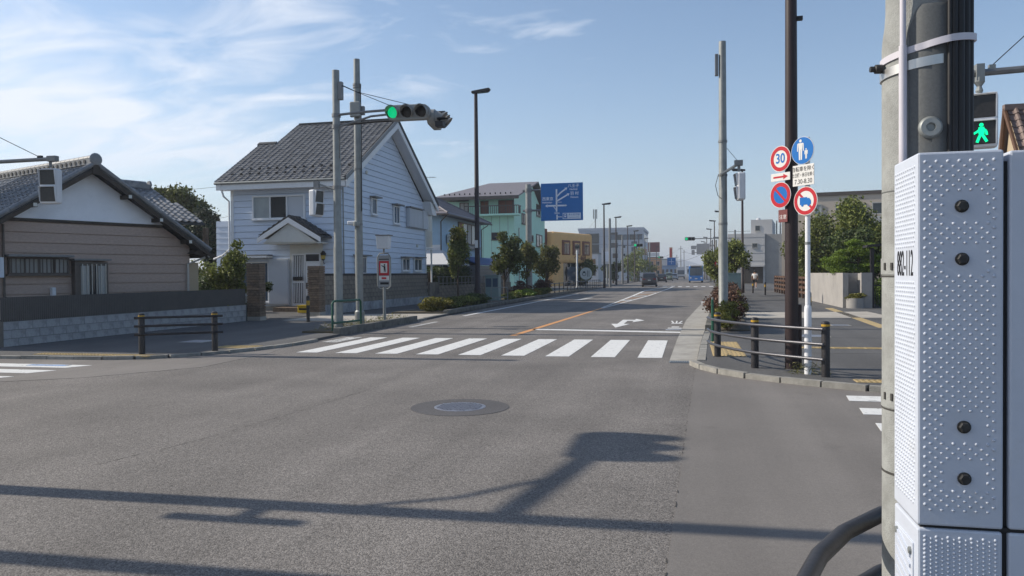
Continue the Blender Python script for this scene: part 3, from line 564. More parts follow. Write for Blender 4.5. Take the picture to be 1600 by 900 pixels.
MT = Matrix.Translation((BX0-.0006, (BY0+BY1)/2, 1.628)) @ Matrix.Rotation(R(-90), 4, 'Z') @ Matrix.Rotation(R(90), 4, 'X')
text('box_number', '882-112', .100, 'ink', up_, Matrix.Translation((-.68, -2.3, -.3)) @ MT, .0006, .48)
b = MB().box(BX0-.003, BX0+.004, BY0+.035, BY1-.02, .40, .885); b.build('louvre_door', 'box_paint', lo_, bevel=.002)
b = MB()
for j in range(16):
    z = .42+j*.028; b.prism([(BX0-.0032, BY0+.05, z), (BX0-.0032, BY0+.05, z+.010), (BX0-.0032, BY1-.04, z+.04), (BX0-.0032, BY1-.04, z+.03)], (-.004, 0, 0))
b.build('louvre_ribs', 'box_paint', lo_, kind='stuff')
for y, z in ((BY0+.05, .860), (BY1-.05, .872)): MB().lathe([(.010, 0), (.009, -.006), (0, -.007)], (BX0-.003, y, z), 'x', 12).build('door_bolt', 'galv', lo_)
# near guard railing (three-rail pipe fence round the corner)
def railing(name, label, posts, path, zs, h, parent_loc, rail_r=.024, post_r=.06, rail_m='rail_metal', post_m='dark_post', group=None, band=True, zb=ZP):
    t = thing(name, label, 'railing', parent_loc, 0, group)
    for x, y in posts:
        p = MB().lathe([(post_r, zb-.05), (post_r, zb+h-.02), (post_r*.9, zb+h), (post_r*.55, zb+h+.012), (0, zb+h+.014)], (x, y, 0), n=16).build('post', post_m, t, smooth=True)
        if band: MB().lathe([(post_r+.002, zb+h-.062), (post_r+.002, zb+h-.032)], (x, y, 0), n=16).build('reflective_band', 'reflect_yellow', p, smooth=True)
    for z in zs: MB().tube([(x, y, zb+z) for x, y in path], rail_r, 10).build('rail', rail_m, t, smooth=True)
    return t
railing('guard_railing', 'dark pipe railing curving past the pole at the bottom right corner', [(.345, 2.085), (.98, 3.05)], [(.235, 1.6), (.25, 1.85), (.285, 2.10), (.36, 2.33), (.47, 2.56), (.62, 2.77), (.80, 2.92), (1.2, 3.1)], (.715, .52, .30), .70, (.345, 2.085, 0), .026, .05, 'dark_post', band=False)
railing('guard_railing', 'curved three-rail pipe railing on dark yellow-banded posts at the right-hand corner', [(.50, 14.5), (1.02, 12.85), (1.93, 11.9)], [(.33, 14.75), (.36, 14.3), (.50, 13.75), (.72, 13.22), (.98, 12.74), (1.32, 12.34), (1.62, 12.05), (1.88, 11.80)], (.70, .48, .26), .80, (1.02, 12.85, 0))
railing('guard_railing', 'straight three-rail pipe railing on two dark posts on the left-hand corner', [(-10.85, 13.5), (-9.72, 14.3)], [(-10.93, 13.38), (-9.55, 14.34)], (.74, .57, .40), .82, (-10.85, 13.5, 0), .026, .062, 'dark_post', zb=ZP-.02)
# ================================================================== SIGNALS, POLES, LAMPS
def lmat(x, y, z, rz=0): return Matrix.Translation((x, y, z)) @ Matrix.Rotation(rz, 4, 'Z')
def vehicle_head(parent, x, y, z, rz, lit='lens_green', name='signal_head'):
    # horizontal three-lens head, local face -Y, in world coordinates under a parent with no rotation
    M = lmat(x, y, z, rz); W, H_, D = .62, .21, .20
    pts = []
    for k in range(9): q = R(90+180*k/8); pts.append((-W+.19+.19*math.cos(q), H_*math.sin(q)))
    for k in range(9): q = R(-90+180*k/8); pts.append((W-.19+.19*math.cos(q), H_*math.sin(q)))
    b = MB().prism([(px_, -D*.3, pz) for px_, pz in pts], (0, D*1.1, 0)); b.xf(M); h = b.build(name, 'signal_grey', parent, bevel=.02)
    for i, cx in enumerate((-.41, 0, .41)):
        MB().lathe([(.152, 0), (.152, -.02), (.13, -.035), (0, -.045)], (cx, -D*.3, 0), 'y', 24).xf(M).build('lens', lit if i == 0 else 'lens_off', h, smooth=True)
        v, f = [], []; n = 22
        for k in range(n+1):
            q = R(-52+284*k/n); ln = .10+.24*max(0, (math.sin(q)+.75)/1.75); ln = max(.08, ln)
            for rr in (.172, .162):
                v += [(cx+rr*math.cos(q), -D*.3+.01, rr*math.sin(q)), (cx+rr*math.cos(q), -D*.3-ln, rr*math.sin(q)-ln*.12)]
        for k in range(n):
            o = 4*k; f += [(o, o+4, o+5, o+1), (o+2, o+3, o+7, o+6), (o+1, o+5, o+7, o+3)]
        f += [(0, 1, 3, 2), (4*n, 4*n+2, 4*n+3, 4*n+1)]
        MB().add(v, f).xf(M).build('visor', 'signal_grey' if i == 2 else 'signal_grey', h, smooth=True)
        v2 = [(cx+.1605*math.cos(R(-52+284*k/n)), yy, .1605*math.sin(R(-52+284*k/n))) for k in range(n+1) for yy in (-D*.3, -D*.3-.07-.2*max(0, (math.sin(R(-52+284*k/n))+.75)/1.75))]
        MB().add(v2, [(2*k, 2*k+1, 2*k+3, 2*k+2) for k in range(n)]).xf(M).build('visor_lining', 'black', h, smooth=True)
    return h
def ped_head(parent, x, y, z, rz, lit=False):
    M = lmat(x, y, z, rz); W, H_, D = .20, .375, .16
    h = MB().box(-W, W, -D*.4, D*.9, -H_, H_).xf(M).build('signal_head', 'signal_white', parent, bevel=.045)
    for i, cz in enumerate((.185, -.175)):
        fr = MB().box(-.165, .165, -D*.4-.012, -D*.4+.01, cz-.155, cz+.155).xf(M).build('lens', 'lens_off', h, bevel=.01)
        d = D*.4+.002
        b = MB(); b.box(-.18, .18, -d-.055, -d, cz+.157, cz+.167); b.prism([(-.18, -d, cz+.157), (-.18, -d-.055, cz+.157), (-.18, -d-.012, cz-.15), (-.18, -d, cz-.15)], (.010, 0, 0)); b.prism([(.17, -d, cz+.157), (.17, -d-.055, cz+.157), (.17, -d-.012, cz-.15), (.17, -d, cz-.15)], (.010, 0, 0))
        b.xf(M).build('visor', 'signal_white', h)
        if lit and i == 1:
            g = MB(); yy = -d-.013
            def limb(pts, w):
                for (ax, az), (bx_, bz) in zip(pts, pts[1:]):
                    dd = Vector((bx_-ax, bz-az)).normalized(); nn = Vector((-dd.y, dd.x))*w
                    g.prism([(ax-nn.x, yy, cz+az-nn.y), (ax+nn.x, yy, cz+az+nn.y), (bx_+nn.x, yy, cz+bz+nn.y), (bx_-nn.x, yy, cz+bz-nn.y)], (0, -.006, 0))
            g.lathe([(.026, 0), (.026, -.006)], (0, yy, cz+.105), 'y', 14)
            limb([(0, .075), (.003, -.02)], .034); limb([(.0, -.005), (-.03, -.07), (-.05, -.13)], .017); limb([(.0, -.005), (.035, -.07), (.065, -.125)], .017); limb([(.0, .06), (-.05, .015), (-.09, -.01)], .014); limb([(.01, .06), (.055, .02), (.065, -.035)], .014)
            g.xf(M).build('walking_figure', 'man_green', h)
    return h
# pole pair at the far left corner ---------------------------------
P1 = (-9.64, 20.0)
t = thing('signal_pole', 'galvanised pole holding the green traffic light over the crossing', 'traffic light', (*P1, ZP))
MB().lathe([(.125, 0), (.125, 2.4), (.11, 2.5), (.10, 7.38), (.0, 7.40)], (*P1, 0), n=20).build('shaft', 'galv', t, smooth=True)
MB().tube([(P1[0], P1[1]-.05, 6.12), (-8.9, 19.95, 6.16), (-7.55, 20.1, 6.22)], .035, 10).build('arm', 'galv_dark', t, smooth=True)
MB().tube([(P1[0], P1[1]-.02, 5.78), (-9.2, 19.98, 5.88), (-8.6, 20.0, 6.04), (-7.9, 20.1, 6.10)], .03, 10).build('brace', 'galv_dark', t, smooth=True)
MB().tube([(P1[0], 20.25, 5.9), (-8.6, 20.4, 5.97), (-7.1, 20.5, 5.98)], .03, 8).build('arm', 'rubber', t, smooth=True)
vehicle_head(t, -7.52, 20.05, 6.10, R(4)); vehicle_head(t, -6.98, 20.85, 6.02, R(98), 'lens_off', 'rear_signal_head')
MB().tube([(-6.75, 20.3, 5.93), (-6.42, 20.2, 5.93)], .04, 8).build('camera_unit', 'black', t); MB().box(-6.78, -6.56, 20.15, 20.4, 5.70, 5.84).build('sensor_box', 'rubber', t)
MB().box(P1[0]+.09, P1[0]+.20, 19.93, 20.07, 6.55, 7.05).build('terminal_box', 'galv_dark', t, bevel=.01)
for z in (6.12, 5.8, 4.1): MB().lathe([(.125, z-.05), (.125, z+.05)], (*P1, 0), n=18).build('clamp', 'galv_dark', t)
MB().tube([(P1[0]-.62, 20.0, 4.24), (P1[0], 20.0, 4.02)], .028, 8).build('bracket', 'galv', t); MB().box(P1[0]-.70, P1[0]-.55, 19.94, 20.06, 4.10, 4.30).build('bracket_joint', 'galv_dark', t)
ped_head(t, P1[0]-.62, 20.0, 3.68, R(78))
for (z0, z1, xe) in ((7.0, 6.28, -7.35), (6.98, 6.30, -8.0)): MB().tube([(P1[0]+.1, 20, z0), (-9.0, 20.0, (z0*2+z1)/3-.02), (xe, 20.1, z1)], .009, 5).build('stay_wire', 'rubber', t)
MB().tube([(P1[0]+.12, 19.9, 5.7), (P1[0]+.17, 19.85, 5.3), (P1[0]+.13, 19.9, 4.9)], .01, 5).build('loose_cable', 'rubber', t)
P2 = (-9.95, 22.1)
t = thing('utility_pole', 'taller galvanised pole standing just behind the signal pole by the bus stop sign', 'pole', (*P2, ZP))
MB().lathe([(.15, 0), (.15, .5), (.11, .55), (.125, 2.2), (.095, 8.28), (0, 8.30)], (*P2, 0), n=20).build('shaft', 'galv', t, smooth=True)
MB().box(P2[0]-.17, P2[0]+.17, P2[1]-.20, P2[1]-.08, 6.48, 6.95).build('terminal_box', 'galv', t, bevel=.03)
MB().box(P2[0]+.10, P2[0]+.26, P2[1]-.1, P2[1]+.02, 6.55, 6.82).build('terminal_box', 'galv_dark', t, bevel=.02)
for z in (7.5, 7.42, 4.9, 3.2): MB().lathe([(.128, z-.03), (.128, z+.03)], (*P2, 0), n=18).build('clamp', 'galv_dark', t)
MB().tube([(P2[0]+.13, P2[1]-.04, 7.5), (P2[0]+.15, P2[1]-.05, 6.5), (P2[0]+.13, P2[1]-.04, 3.6)], .014, 6).build('cable', 'rubber', t)
MB().box(P2[0]-.28, P2[0]+.02, P2[1]-.24, P2[1]-.05, 3.18, 3.30).build('speaker', 'signal_white', t, bevel=.03); MB().lathe([(.10, 0), (.10, .12), (.06, .15)], (P2[0]+.02, P2[1]-.2, 3.14), 'z', 14).build('siren', 'galv', t)
# near-left corner, outside the picture: these two throw the shadows across the carriageway
P3 = (-8.5, 4.74)
t = thing('signal_pole', 'signal pole outside the left edge whose shadow crosses the foreground', 'traffic light', (*P3, ZP))
MB().lathe([(.125, 0), (.115, 2.5), (.10, 7.6), (0, 7.62)], (*P3, 0), n=18).build('shaft', 'galv', t, smooth=True)
MB().tube([(P3[0], P3[1], 4.82), (P3[0], 6.0, 4.98), (P3[0]+.05, 7.2, 5.1)], .07, 8).build('arm', 'galv', t); MB().tube([(P3[0], P3[1]+.05, 4.1), (P3[0], 5.15, 4.55), (P3[0], 5.8, 4.92), (P3[0], 6.6, 5.02)], .03, 8).build('brace', 'galv', t)
vehicle_head(t, P3[0]+.12, 7.02, 5.12, R(90), 'lens_off'); MB().tube([(P3[0], P3[1], 3.7), (P3[0], 4.40, 3.7)], .05, 8).build('bracket', 'galv', t); MB().box(P3[0]-.07, P3[0]+.07, 4.33, 4.47, 3.36, 3.98).build('slim_shadow_box', 'signal_white', t, bevel=.03)  # slim box is unseen, shaped to throw the short bar shadow
P4 = (-8.9, 3.53)
t = thing('utility_pole', 'second pole outside the left edge casting the lower foreground shadow', 'pole', (*P4, ZP)); MB().lathe([(.10, 0), (.085, 8.6), (0, 8.62)], (*P4, 0), n=18).build('shaft', 'galv', t, smooth=True); MB().lathe([(.12, 4.9), (.12, 5.0)], (*P4, 0), n=18).build('clamp', 'galv_dark', t)
# pole just left of the frame with the pedestrian light on an arm
P5 = (-15.45, 13.75)
t = thing('signal_pole', 'pedestrian light hung on a horizontal arm in front of the bungalow roof', 'traffic light', (*P5, ZP))
MB().lathe([(.13, 0), (.10, 8.1), (0, 8.12)], (*P5, 0), n=18).build('shaft', 'galv', t, smooth=True); MB().tube([(P5[0], P5[1], 4.14), (-13.1, 13.78, 4.16)], .042, 8).build('arm', 'galv_dark', t)
MB().box(-13.30, -13.08, 13.72, 13.84, 4.10, 4.22).build('arm_end', 'galv_dark', t, bevel=.01); MB().cyl(-13.25, 13.78, 3.98, 4.12, .03, n=8).build('hanger', 'galv_dark', t)
ped_head(t, -13.28, 13.78, 3.58, R(10)); MB().tube([(P5[0], P5[1], 5.1), (-13.5, 13.78, 4.2)], .008, 5).build('stay_wire', 'rubber', t); MB().box(-13.56, -13.46, 13.75, 13.81, 4.18, 4.24).build('wire_clip', 'rubber', t)
# right: pole in the planting strip with a side-on pedestrian light
P6 = (.91, 21.85)
t = thing('signal_pole', 'galvanised pole in the shrubs right of the road with a side-on pedestrian light', 'traffic light', (*P6, ZP))
MB().lathe([(.155, 0), (.155, .55), (.125, .6), (.13, 2.4), (.115, 2.5), (.095, 7.92), (0, 7.94)], (*P6, 0), n=20).build('shaft', 'galv', t, smooth=True)
MB().box(P6[0]-.20, P6[0]-.11, P6[1]-.08, P6[1]+.06, 7.0, 7.58).build('terminal_box', 'galv_dark', t, bevel=.01)
MB().tube([(P6[0]-.06, P6[1]-.15, 4.28), (P6[0]+.38, P6[1]-.05, 4.55)], .045, 6).build('bracket', 'galv', t); MB().box(P6[0]+.30, P6[0]+.52, P6[1]-.15, P6[1]+.03, 4.52, 4.66).build('bracket_joint', 'galv_dark', t)
MB().cyl(P6[0]+.42, P6[1]-.05, 4.36, 4.54, .04, n=8).build('hanger', 'galv_dark', t); ped_head(t, P6[0]+.42, P6[1]-.05, 3.95, R(-83))
MB().tube([(P6[0]-.12, P6[1]-.1, 4.3), (P6[0]-.20, P6[1]-.12, 4.0), (P6[0]-.14, P6[1]-.12, 3.72), (P6[0]-.04, P6[1]-.13, 3.62)], .009, 5).build('loose_cable', 'rubber', t)
MB().tube([(P6[0], P6[1], 5.15), (P6[0]+.38, P6[1]-.05, 4.66)], .006, 4).build('stay_wire', 'rubber', t)
for z in (5.2, 4.28, 2.95): MB().lathe([(.122, z-.03), (.122, z+.03)], (*P6, 0), n=18).build('clamp', 'galv_dark', t)
# right: green man on an arm behind the near pole
P7 = (6.4, 11.75)
t = thing('signal_pole', 'pedestrian light showing a green walking figure, hung on an arm behind the near pole', 'traffic light', (*P7, ZP))
MB().lathe([(.13, 0), (.10, 7.0), (0, 7.02)], (*P7, 0), n=18).build('shaft', 'galv', t, smooth=True); MB().tube([(P7[0], P7[1], 4.40), (3.6, 11.72, 4.30)], .048, 8).build('arm', 'galv_dark', t)
MB().box(3.82, 3.92, 11.64, 11.78, 4.20, 4.42).build('clamp', 'galv', t); MB().lathe([(.03, 4.02), (.05, 4.06), (.03, 4.12), (.07, 4.18), (.07, 4.24)], (3.87, 11.70, 0), n=10).build('hanger', 'galv', t)
ped_head(t, 3.89, 11.70, 3.655, R(-14), True); MB().tube([(4.03, 11.72, 4.40), (5.3, 11.75, 5.6), (6.3, 11.75, 6.5)], .007, 5).build('stay_wire', 'rubber', t); MB().box(3.99, 4.07, 11.69, 11.75, 4.34, 4.41).build('wire_clip', 'galv', t)
# ---- street lamps: slim dark poles with a small head
def lamp(x, y, h, label, side=1, r=.095, group='dark street lamps along the road'):
    t = thing('street_lamp', label, 'street lamp', (x, y, ZP), 0, group); MB().lathe([(r*1.25, 0), (r*1.25, .9), (r, .95), (r*.62, h), (0, h+.01)], (x, y, 0), n=12).build('pole', 'brown_pole', t, smooth=True)
    b = MB().prism([(x-side*.22, y-.14, h+.02), (x+side*.75, y-.14, h+.14), (x+side*.80, y-.14, h+.06), (x+side*.70, y-.14, h-.06), (x-side*.22, y-.14, h-.10)], (0, .28, 0)); hd = b.build('lamp_head', 'dark_post', t, bevel=.03)
    MB().prism([(x+side*.08, y-.11, h-.085), (x+side*.66, y-.11, h-.065), (x+side*.66, y-.11, h-.085), (x+side*.08, y-.11, h-.105)], (0, .22, 0)).build('lamp_glass', 'lens_off', hd); return t
tl = lamp(-11.0, 39.5, 11.35, 'tall dark street lamp in front of the blue house, nearest on the left', 1, .15)
MB().box(-11.08, -10.92, 39.33, 39.36, 3.05, 3.45).build('notice', 'sign_white', tl)
for i, (x, y) in enumerate([(-9.1, 87), (-9.7, 108), (-9.66, 128.5), (-9.6, 144), (-9.75, 158.5), (-9.5, 176.5), (-9.2, 232)]):
    lamp(x-.25, y, 9.5, ('dark street lamp beside the orange building', 'dark street lamp in front of the white office, second from the orange building', 'dark street lamp third from the orange building', 'dark street lamp fourth from the orange building', 'dark street lamp fifth from the orange building', 'distant street lamp beyond the white office block', 'farthest street lamp on the left side of the road')[i], 1, .12)
for i, (x, y) in enumerate([(3.9, 60), (4.0, 102.5), (3.75, 120.5), (3.8, 143), (3.8, 175.5), (3.7, 200)]):
    lamp(x, y, 9.5 if i else 9.3, ('dark street lamp in the shrubs behind the right-hand signal pole', 'dark lamp with head left, nearest of the far right row', 'dark lamp second in the far right row', 'dark lamp third in the far right row', 'dark lamp fourth in the far right row', 'farthest dark lamp on the right side')[i], -1, .11)
LP = (1.58, 12.85)
t = thing('street_lamp', 'thick dark brown lamp post behind the curved railing, carrying two round signs', 'street lamp', (*LP, ZP))
MB().lathe([(.105, 0), (.10, 2.0), (.078, 9.4), (0, 9.42)], (*LP, 0), n=24).build('pole', 'brown_pole', t, smooth=True); MB().box(LP[0]+.06, LP[0]+.15, LP[1]-.02, LP[1]+.12, ZP-.03, 1.10).build('base_cover', 'brown_pole', t, bevel=.01)
MB().prism([(LP[0]-.2, LP[1]-.14, 9.42), (LP[0]-.9, LP[1]-.14, 9.54), (LP[0]-.85, LP[1]-.14, 9.36), (LP[0]+.2, LP[1]-.14, 9.34)], (0, .28, 0)).build('lamp_head', 'dark_post', t); MB().box(LP[0]+.08, LP[0]+.17, LP[1]-.05, LP[1]+.02, 5.56, 5.62).build('sensor', 'black', t)
# ---- round road signs
def disc(b, r, y0, y1, n=40, c=(0, 0)): return b.lathe([(r, y0), (r, y1), (0, y1)], (c[0], 0, c[1]), 'y', n)
def ringy(b, r0, r1, y, n=40, c=(0, 0), d=.002):
    v = []; f = []
    for k in range(n):
        q = 2*math.pi*k/n
        v += [(c[0]+r0*math.cos(q), y, c[1]+r0*math.sin(q)), (c[0]+r1*math.cos(q), y, c[1]+r1*math.sin(q)), (c[0]+r0*math.cos(q), y-d, c[1]+r0*math.sin(q)), (c[0]+r1*math.cos(q), y-d, c[1]+r1*math.sin(q))]
    for k in range(n):
        o, p = 4*k, 4*((k+1) % n); f += [(o+2, o+3, p+3, p+2), (o, p, p+2, o+2), (o+1, o+3, p+3, p+1)]
    return b.add(v, f)
def flat(b, pts, y, d=.0015): return b.prism([(x, y, z) for x, z in pts], (0, -d, 0))
def sign(name, label, x, y, z, rz, r=.205, cat='road sign'):
    t = thing(name, label, cat, (x, y, z), rz); disc(MB(), r, .004, -.004).build('plate', 'sign_white', t, local=True); MB().box(-.03, .03, .004, .05, -.12, .12).build('bracket', 'galv', t, local=True); return t
SR = R(-48); nx, ny = math.sin(SR), -math.cos(SR)
def so(base, d): return (base[0]+nx*d, base[1]+ny*d)
q = so((LP[0]-.10, LP[1]+.02), .09)
t = sign('speed_limit_sign', 'round white speed limit sign with red rim reading 30', q[0], q[1], 3.40, SR); ringy(MB(), .135, .195, -.0045).build('red_rim', 'sign_red', t, local=True)
text('numerals', '30', .215, 'sign_blue', t, face_m(0, -.0055, -.0), .001, .88, bold=.004)
t = thing('arrow_plate', 'small white plate with a red arrow pointing right below the speed limit sign', 'road sign', (q[0], q[1], 3.115), SR); MB().box(-.19, .19, -.004, .004, -.062, .062).build('plate', 'sign_white', t, local=True, bevel=.003)
b = MB(); flat(b, [(-.14, -.014), (.06, -.014), (.06, -.042), (.15, 0), (.06, .042), (.06, .014), (-.14, .014)], -.0045); b.build('red_arrow', 'sign_red', t, local=True)
t = sign('no_parking_sign', 'round blue no-parking sign with red rim and slash', q[0], q[1], 2.83, SR); ringy(MB(), .135, .197, -.0045).build('red_rim', 'sign_red', t, local=True); disc(MB(), .137, -.0042, -.006).build('blue_field', 'sign_blue', t, local=True)
b = MB(); flat(b, [(-.108, .082), (-.082, .108), (.108, -.082), (.082, -.108)], -.0065); b.build('red_slash', 'sign_red', t, local=True)
t = thing('sign_small', 'small dark red notice hung low behind the left signs on the lamp post', 'notice', (LP[0]-.13, LP[1]-.03, 2.50), SR); MB().box(-.09, .09, -.004, .004, -.1, .1).build('plate', 'red_panel', t, local=True, bevel=.004)
text('lettering', '注意', .075, 'sign_white', t, face_m(0, -.0045, -.02), .0005)
SP = (1.73, 12.2)
t = thing('sign_pole', 'slim white pole carrying the blue pedestrian sign and truck sign', 'sign pole', (*SP, ZP)); MB().lathe([(.052, 0), (.052, 1.05), (.047, 1.10), (.038, 1.11), (.036, 3.62), (0, 3.63)], (*SP, 0), n=18).build('shaft', 'white_pole', t, smooth=True); MB().lathe([(.042, 2.02), (.042, 2.06)], (*SP, 0), n=16).build('clamp', 'galv', t)
q = so(SP, .06)
t = sign('pedestrian_sign', 'round blue sign with white adult and child figures', q[0]-.03, q[1], 3.42, SR); disc(MB(), .199, -.0042, -.006).build('blue_field', 'sign_blue', t, local=True)
def figure(b, ox, oz, s_, y):
    disc2 = lambda cx, cz, r: b.lathe([(r*s_, y), (r*s_, y-.0015), (0, y-.0015)], (ox+cx*s_, 0, oz+cz*s_), 'y', 12)
    disc2(0, .88, .10); P = lambda pts: flat(b, [(ox+x*s_, oz+z*s_) for x, z in pts], y)
    P([(-.17, .74), (.17, .74), (.14, .30), (-.14, .30)]); P([(-.14, .31), (-.01, .31), (-.02, -.35), (-.12, -.35)]); P([(.01, .31), (.14, .31), (.12, -.35), (.02, -.35)]); P([(-.17, .74), (-.25, .70), (-.27, .22), (-.20, .22)]); P([(.17, .74), (.25, .70), (.27, .22), (.20, .22)])
b = MB(); figure(b, -.035, -.055, .23, -.0062); figure(b, .068, -.088, .115, -.0062); b.build('figures', 'sign_white', t, local=True)
t = thing('text_plate', 'white plate with black Japanese lettering and times 7.30-8.30', 'road sign', (q[0]-.02, q[1], 3.055), SR); MB().box(-.195, .195, -.004, .004, -.155, .155).build('plate', 'sign_white', t, local=True, bevel=.004)
text('lettering', '自転車を除く', .078, 'ink', t, face_m(0, -.0045, .09), .0005, .92, bold=.001); text('lettering', '土日曜・休日を除く', .068, 'ink', t, face_m(0, -.0045, .0), .0005, .68, bold=.001); text('lettering', '7.30-8.30', .098, 'ink', t, face_m(0, -.0045, -.095), .0005, .88, bold=.001)
t = sign('truck_sign', 'round white sign with red rim and blue truck behind a red slash', q[0]+.01, q[1], 2.67, SR, .215); ringy(MB(), .15, .205, -.0045).build('red_rim', 'sign_red', t, local=True)
b = MB(); flat(b, [(-.125, .10), (-.10, .125), (.125, -.10), (.10, -.125)], -.0045); b.build('red_slash', 'sign_red', t, local=True)
b = MB(); flat(b, [(-.10, -.055), (-.10, .055), (.03, .055), (.03, .04), (.07, .04), (.10, .0), (.10, -.055)], -.0065); b.lathe([(.022, -.0065), (.022, -.0085), (0, -.0085)], (-.055, 0, -.06), 'y', 12); b.lathe([(.022, -.0065), (.022, -.0085), (0, -.0085)], (.06, 0, -.06), 'y', 12); b.build('truck_symbol', 'sign_blue', t, local=True)
# ---- blue direction sign on its pole
GP = (-11.2, 54.0)
t = thing('direction_sign', 'large blue direction sign with white route arrows held out on a stout grey pole', 'road sign', (*GP, ZP))
MB().lathe([(.27, 0), (.27, .4), (.23, .45), (.21, 8.05), (0, 8.07)], (*GP, 0), n=20).build('pole', 'galv', t, smooth=True)
for z in (7.62, 6.18): MB().tube([(GP[0]-.4, GP[1]-.05, z), (-7.4, GP[1]-.05, z)], .075, 8).build('arm', 'galv_dark', t); MB().lathe([(.26, z-.13), (.26, z+.13)], (*GP, 0), n=18).build('collar', 'galv_dark', t)
SX0, SX1, SZ0, SZ1 = -10.25, -7.25, 5.40, 8.05; sy = 53.78
pn = MB().box(SX0, SX1, sy, sy+.05, SZ0, SZ1).build('panel', 'guide_blue', t)
def sp(u, v): return (SX0+(SX1-SX0)*u, SZ0+(SZ1-SZ0)*(1-v))
b = MB()
def bar(p, q, w):
    (x0, z0), (x1, z1) = sp(*p), sp(*q); d = Vector((x1-x0, z1-z0)).normalized(); nn = Vector((-d.y, d.x))*w; flat(b, [(x0-nn.x, z0-nn.y), (x0+nn.x, z0+nn.y), (x1+nn.x, z1+nn.y), (x1-nn.x, z1-nn.y)], sy-.002, .004)
def arr(p, dr, s_):
    x, z = sp(*p); d = Vector(dr).normalized(); nn = Vector((-d.y, d.x)); flat(b, [(x+d.x*s_*1.6, z+d.y*s_*1.6), (x+nn.x*s_, z+nn.y*s_), (x-nn.x*s_, z-nn.y*s_)], sy-.002, .004)
bar((.375, .16), (.375, .76), .055); bar((.385, .84), (.385, .97), .05); bar((.385, .90), (.50, .90), .025)
bar((.38, .36), (.47, .26), .05); bar((.47, .26), (.58, .17), .05); arr((.585, .165), (1, .75), .11); bar((.38, .48), (.63, .32), .05); arr((.635, .318), (1, .62), .11)
bar((.17, .60), (.55, .60), .055); arr((.16, .60), (-1, 0), .11); bar((.55, .60), (.60, .60), .05); arr((.585, .60), (1, 0), .08); bar((.40, .51), (.50, .51), .015); bar((.30, .62), (.36, .71), .02)
b.build('route_lines', 'sign_pale', pn)
OG = Matrix.Translation((-GP[0], -GP[1], -ZP))
def gt(s_, u, v, size, sx=1.0, m='sign_pale'): x, z = sp(u, v); text('lettering', s_, size, m, pn, OG @ face_m(x, sy-.004, z), .001, sx, bold=.004)
gt('八王子', .78, .085, .27); gt('Hachioji', .78, .175, .17); gt('羽 村', .80, .29, .27); gt('Hamura', .80, .385, .17); gt('西東京', .165, .42, .27); gt('Nishitokyo', .15, .51, .16); gt('300m', .385, .80, .17)
gt('7', .27, .60, .15, 1, 'guide_blue'); gt('14-5', .48, .60, .13, 1, 'guide_blue')
x0, z0 = sp(.52, .96); x1, z1 = sp(.95, .80); MB().box(x0, x1, sy-.006, sy, z0, z1).build('station_plate', 'sign_pale', pn); x2 = x0+.32; MB().box(x0+.04, x2, sy-.009, sy-.005, z0+.04, z1-.04).build('station_symbol', 'guide_blue', pn)
MB().box(x0+.11, x2-.07, sy-.011, sy-.008, z0+.12, z1-.09).build('train_front', 'sign_pale', pn); MB().box(x0+.14, x2-.10, sy-.013, sy-.0105, z0+.22, z1-.14).build('train_window', 'guide_blue', pn)
xx = (x2+x1)/2; text('lettering', '東大和市駅', .17, 'guide_blue', pn, OG @ face_m(xx, sy-.0075, (z0+z1)/2+.08), .001, .95); text('lettering', 'Higashiyamatoshi Sta.', .10, 'guide_blue', pn, OG @ face_m(xx, sy-.0075, (z0+z1)/2-.10), .001, .85)
# ---- bus-stop style warning sign on the left kerb
BS = (-9.5, 23.0)
t = thing('stop_sign_stand', 'grey framed stand with a red and white notice and a box on top', 'sign', (*BS, ZP))
MB().lathe([(.05, 0), (.045, 1.15), (.045, 1.24)], (*BS, 0), n=14).build('post', 'galv', t, smooth=True)
fx = [(-.22, 1.28), (-.22, 2.20), (-.14, 2.32), (.14, 2.32), (.22, 2.20), (.22, 1.28), (.14, 1.20), (-.14, 1.20), (-.22, 1.28)]
MB().tube([(BS[0]+x, BS[1], z) for x, z in fx], .022, 8).build('frame', 'galv', t, smooth=True)
pb = MB().box(BS[0]-.19, BS[0]+.19, BS[1]-.01, BS[1]+.01, 1.26, 2.26).build('backing', 'sign_grey', t); MB().box(BS[0]-.17, BS[0]+.17, BS[1]-.016, BS[1]-.011, 1.62, 2.08).build('red_notice', 'sign_red', pb); MB().box(BS[0]-.115, BS[0]+.115, BS[1]-.019, BS[1]-.0165, 1.70, 2.01).build('white_field', 'sign_white', pb); MB().box(BS[0]-.17, BS[0]+.17, BS[1]-.016, BS[1]-.011, 1.46, 1.60).build('white_strip', 'sign_white', pb)
MB().box(BS[0]-.08, BS[0]+.08, BS[1]-.019, BS[1]-.0165, 1.50, 1.56).build('red_word', 'sign_red', pb)
b = MB(); O = (BS[0], BS[1]-.0195)
def fl(pts): b.prism([(O[0]+x, O[1], z) for x, z in pts], (0, -.002, 0))
fl([(.00, 1.93), (.05, 1.93), (.05, 1.98), (.00, 1.98)]); fl([(-.01, 1.92), (.05, 1.92), (.06, 1.80), (.0, 1.80)]); fl([(.0, 1.80), (.025, 1.80), (.02, 1.73), (.0, 1.73)]); fl([(.03, 1.80), (.06, 1.80), (.06, 1.73), (.04, 1.73)]); fl([(-.01, 1.92), (-.08, 1.95), (-.085, 1.93), (-.01, 1.88)])
b.build('black_figure', 'ink', pb); MB().box(BS[0]-.17, BS[0]+.17, BS[1]-.016, BS[1]-.011, 2.12, 2.15).build('dark_strip', 'ink', pb); MB().box(BS[0]-.13, BS[0]+.16, BS[1]-.016, BS[1]-.011, 1.33, 1.40).build('dark_strip', 'ink', pb)
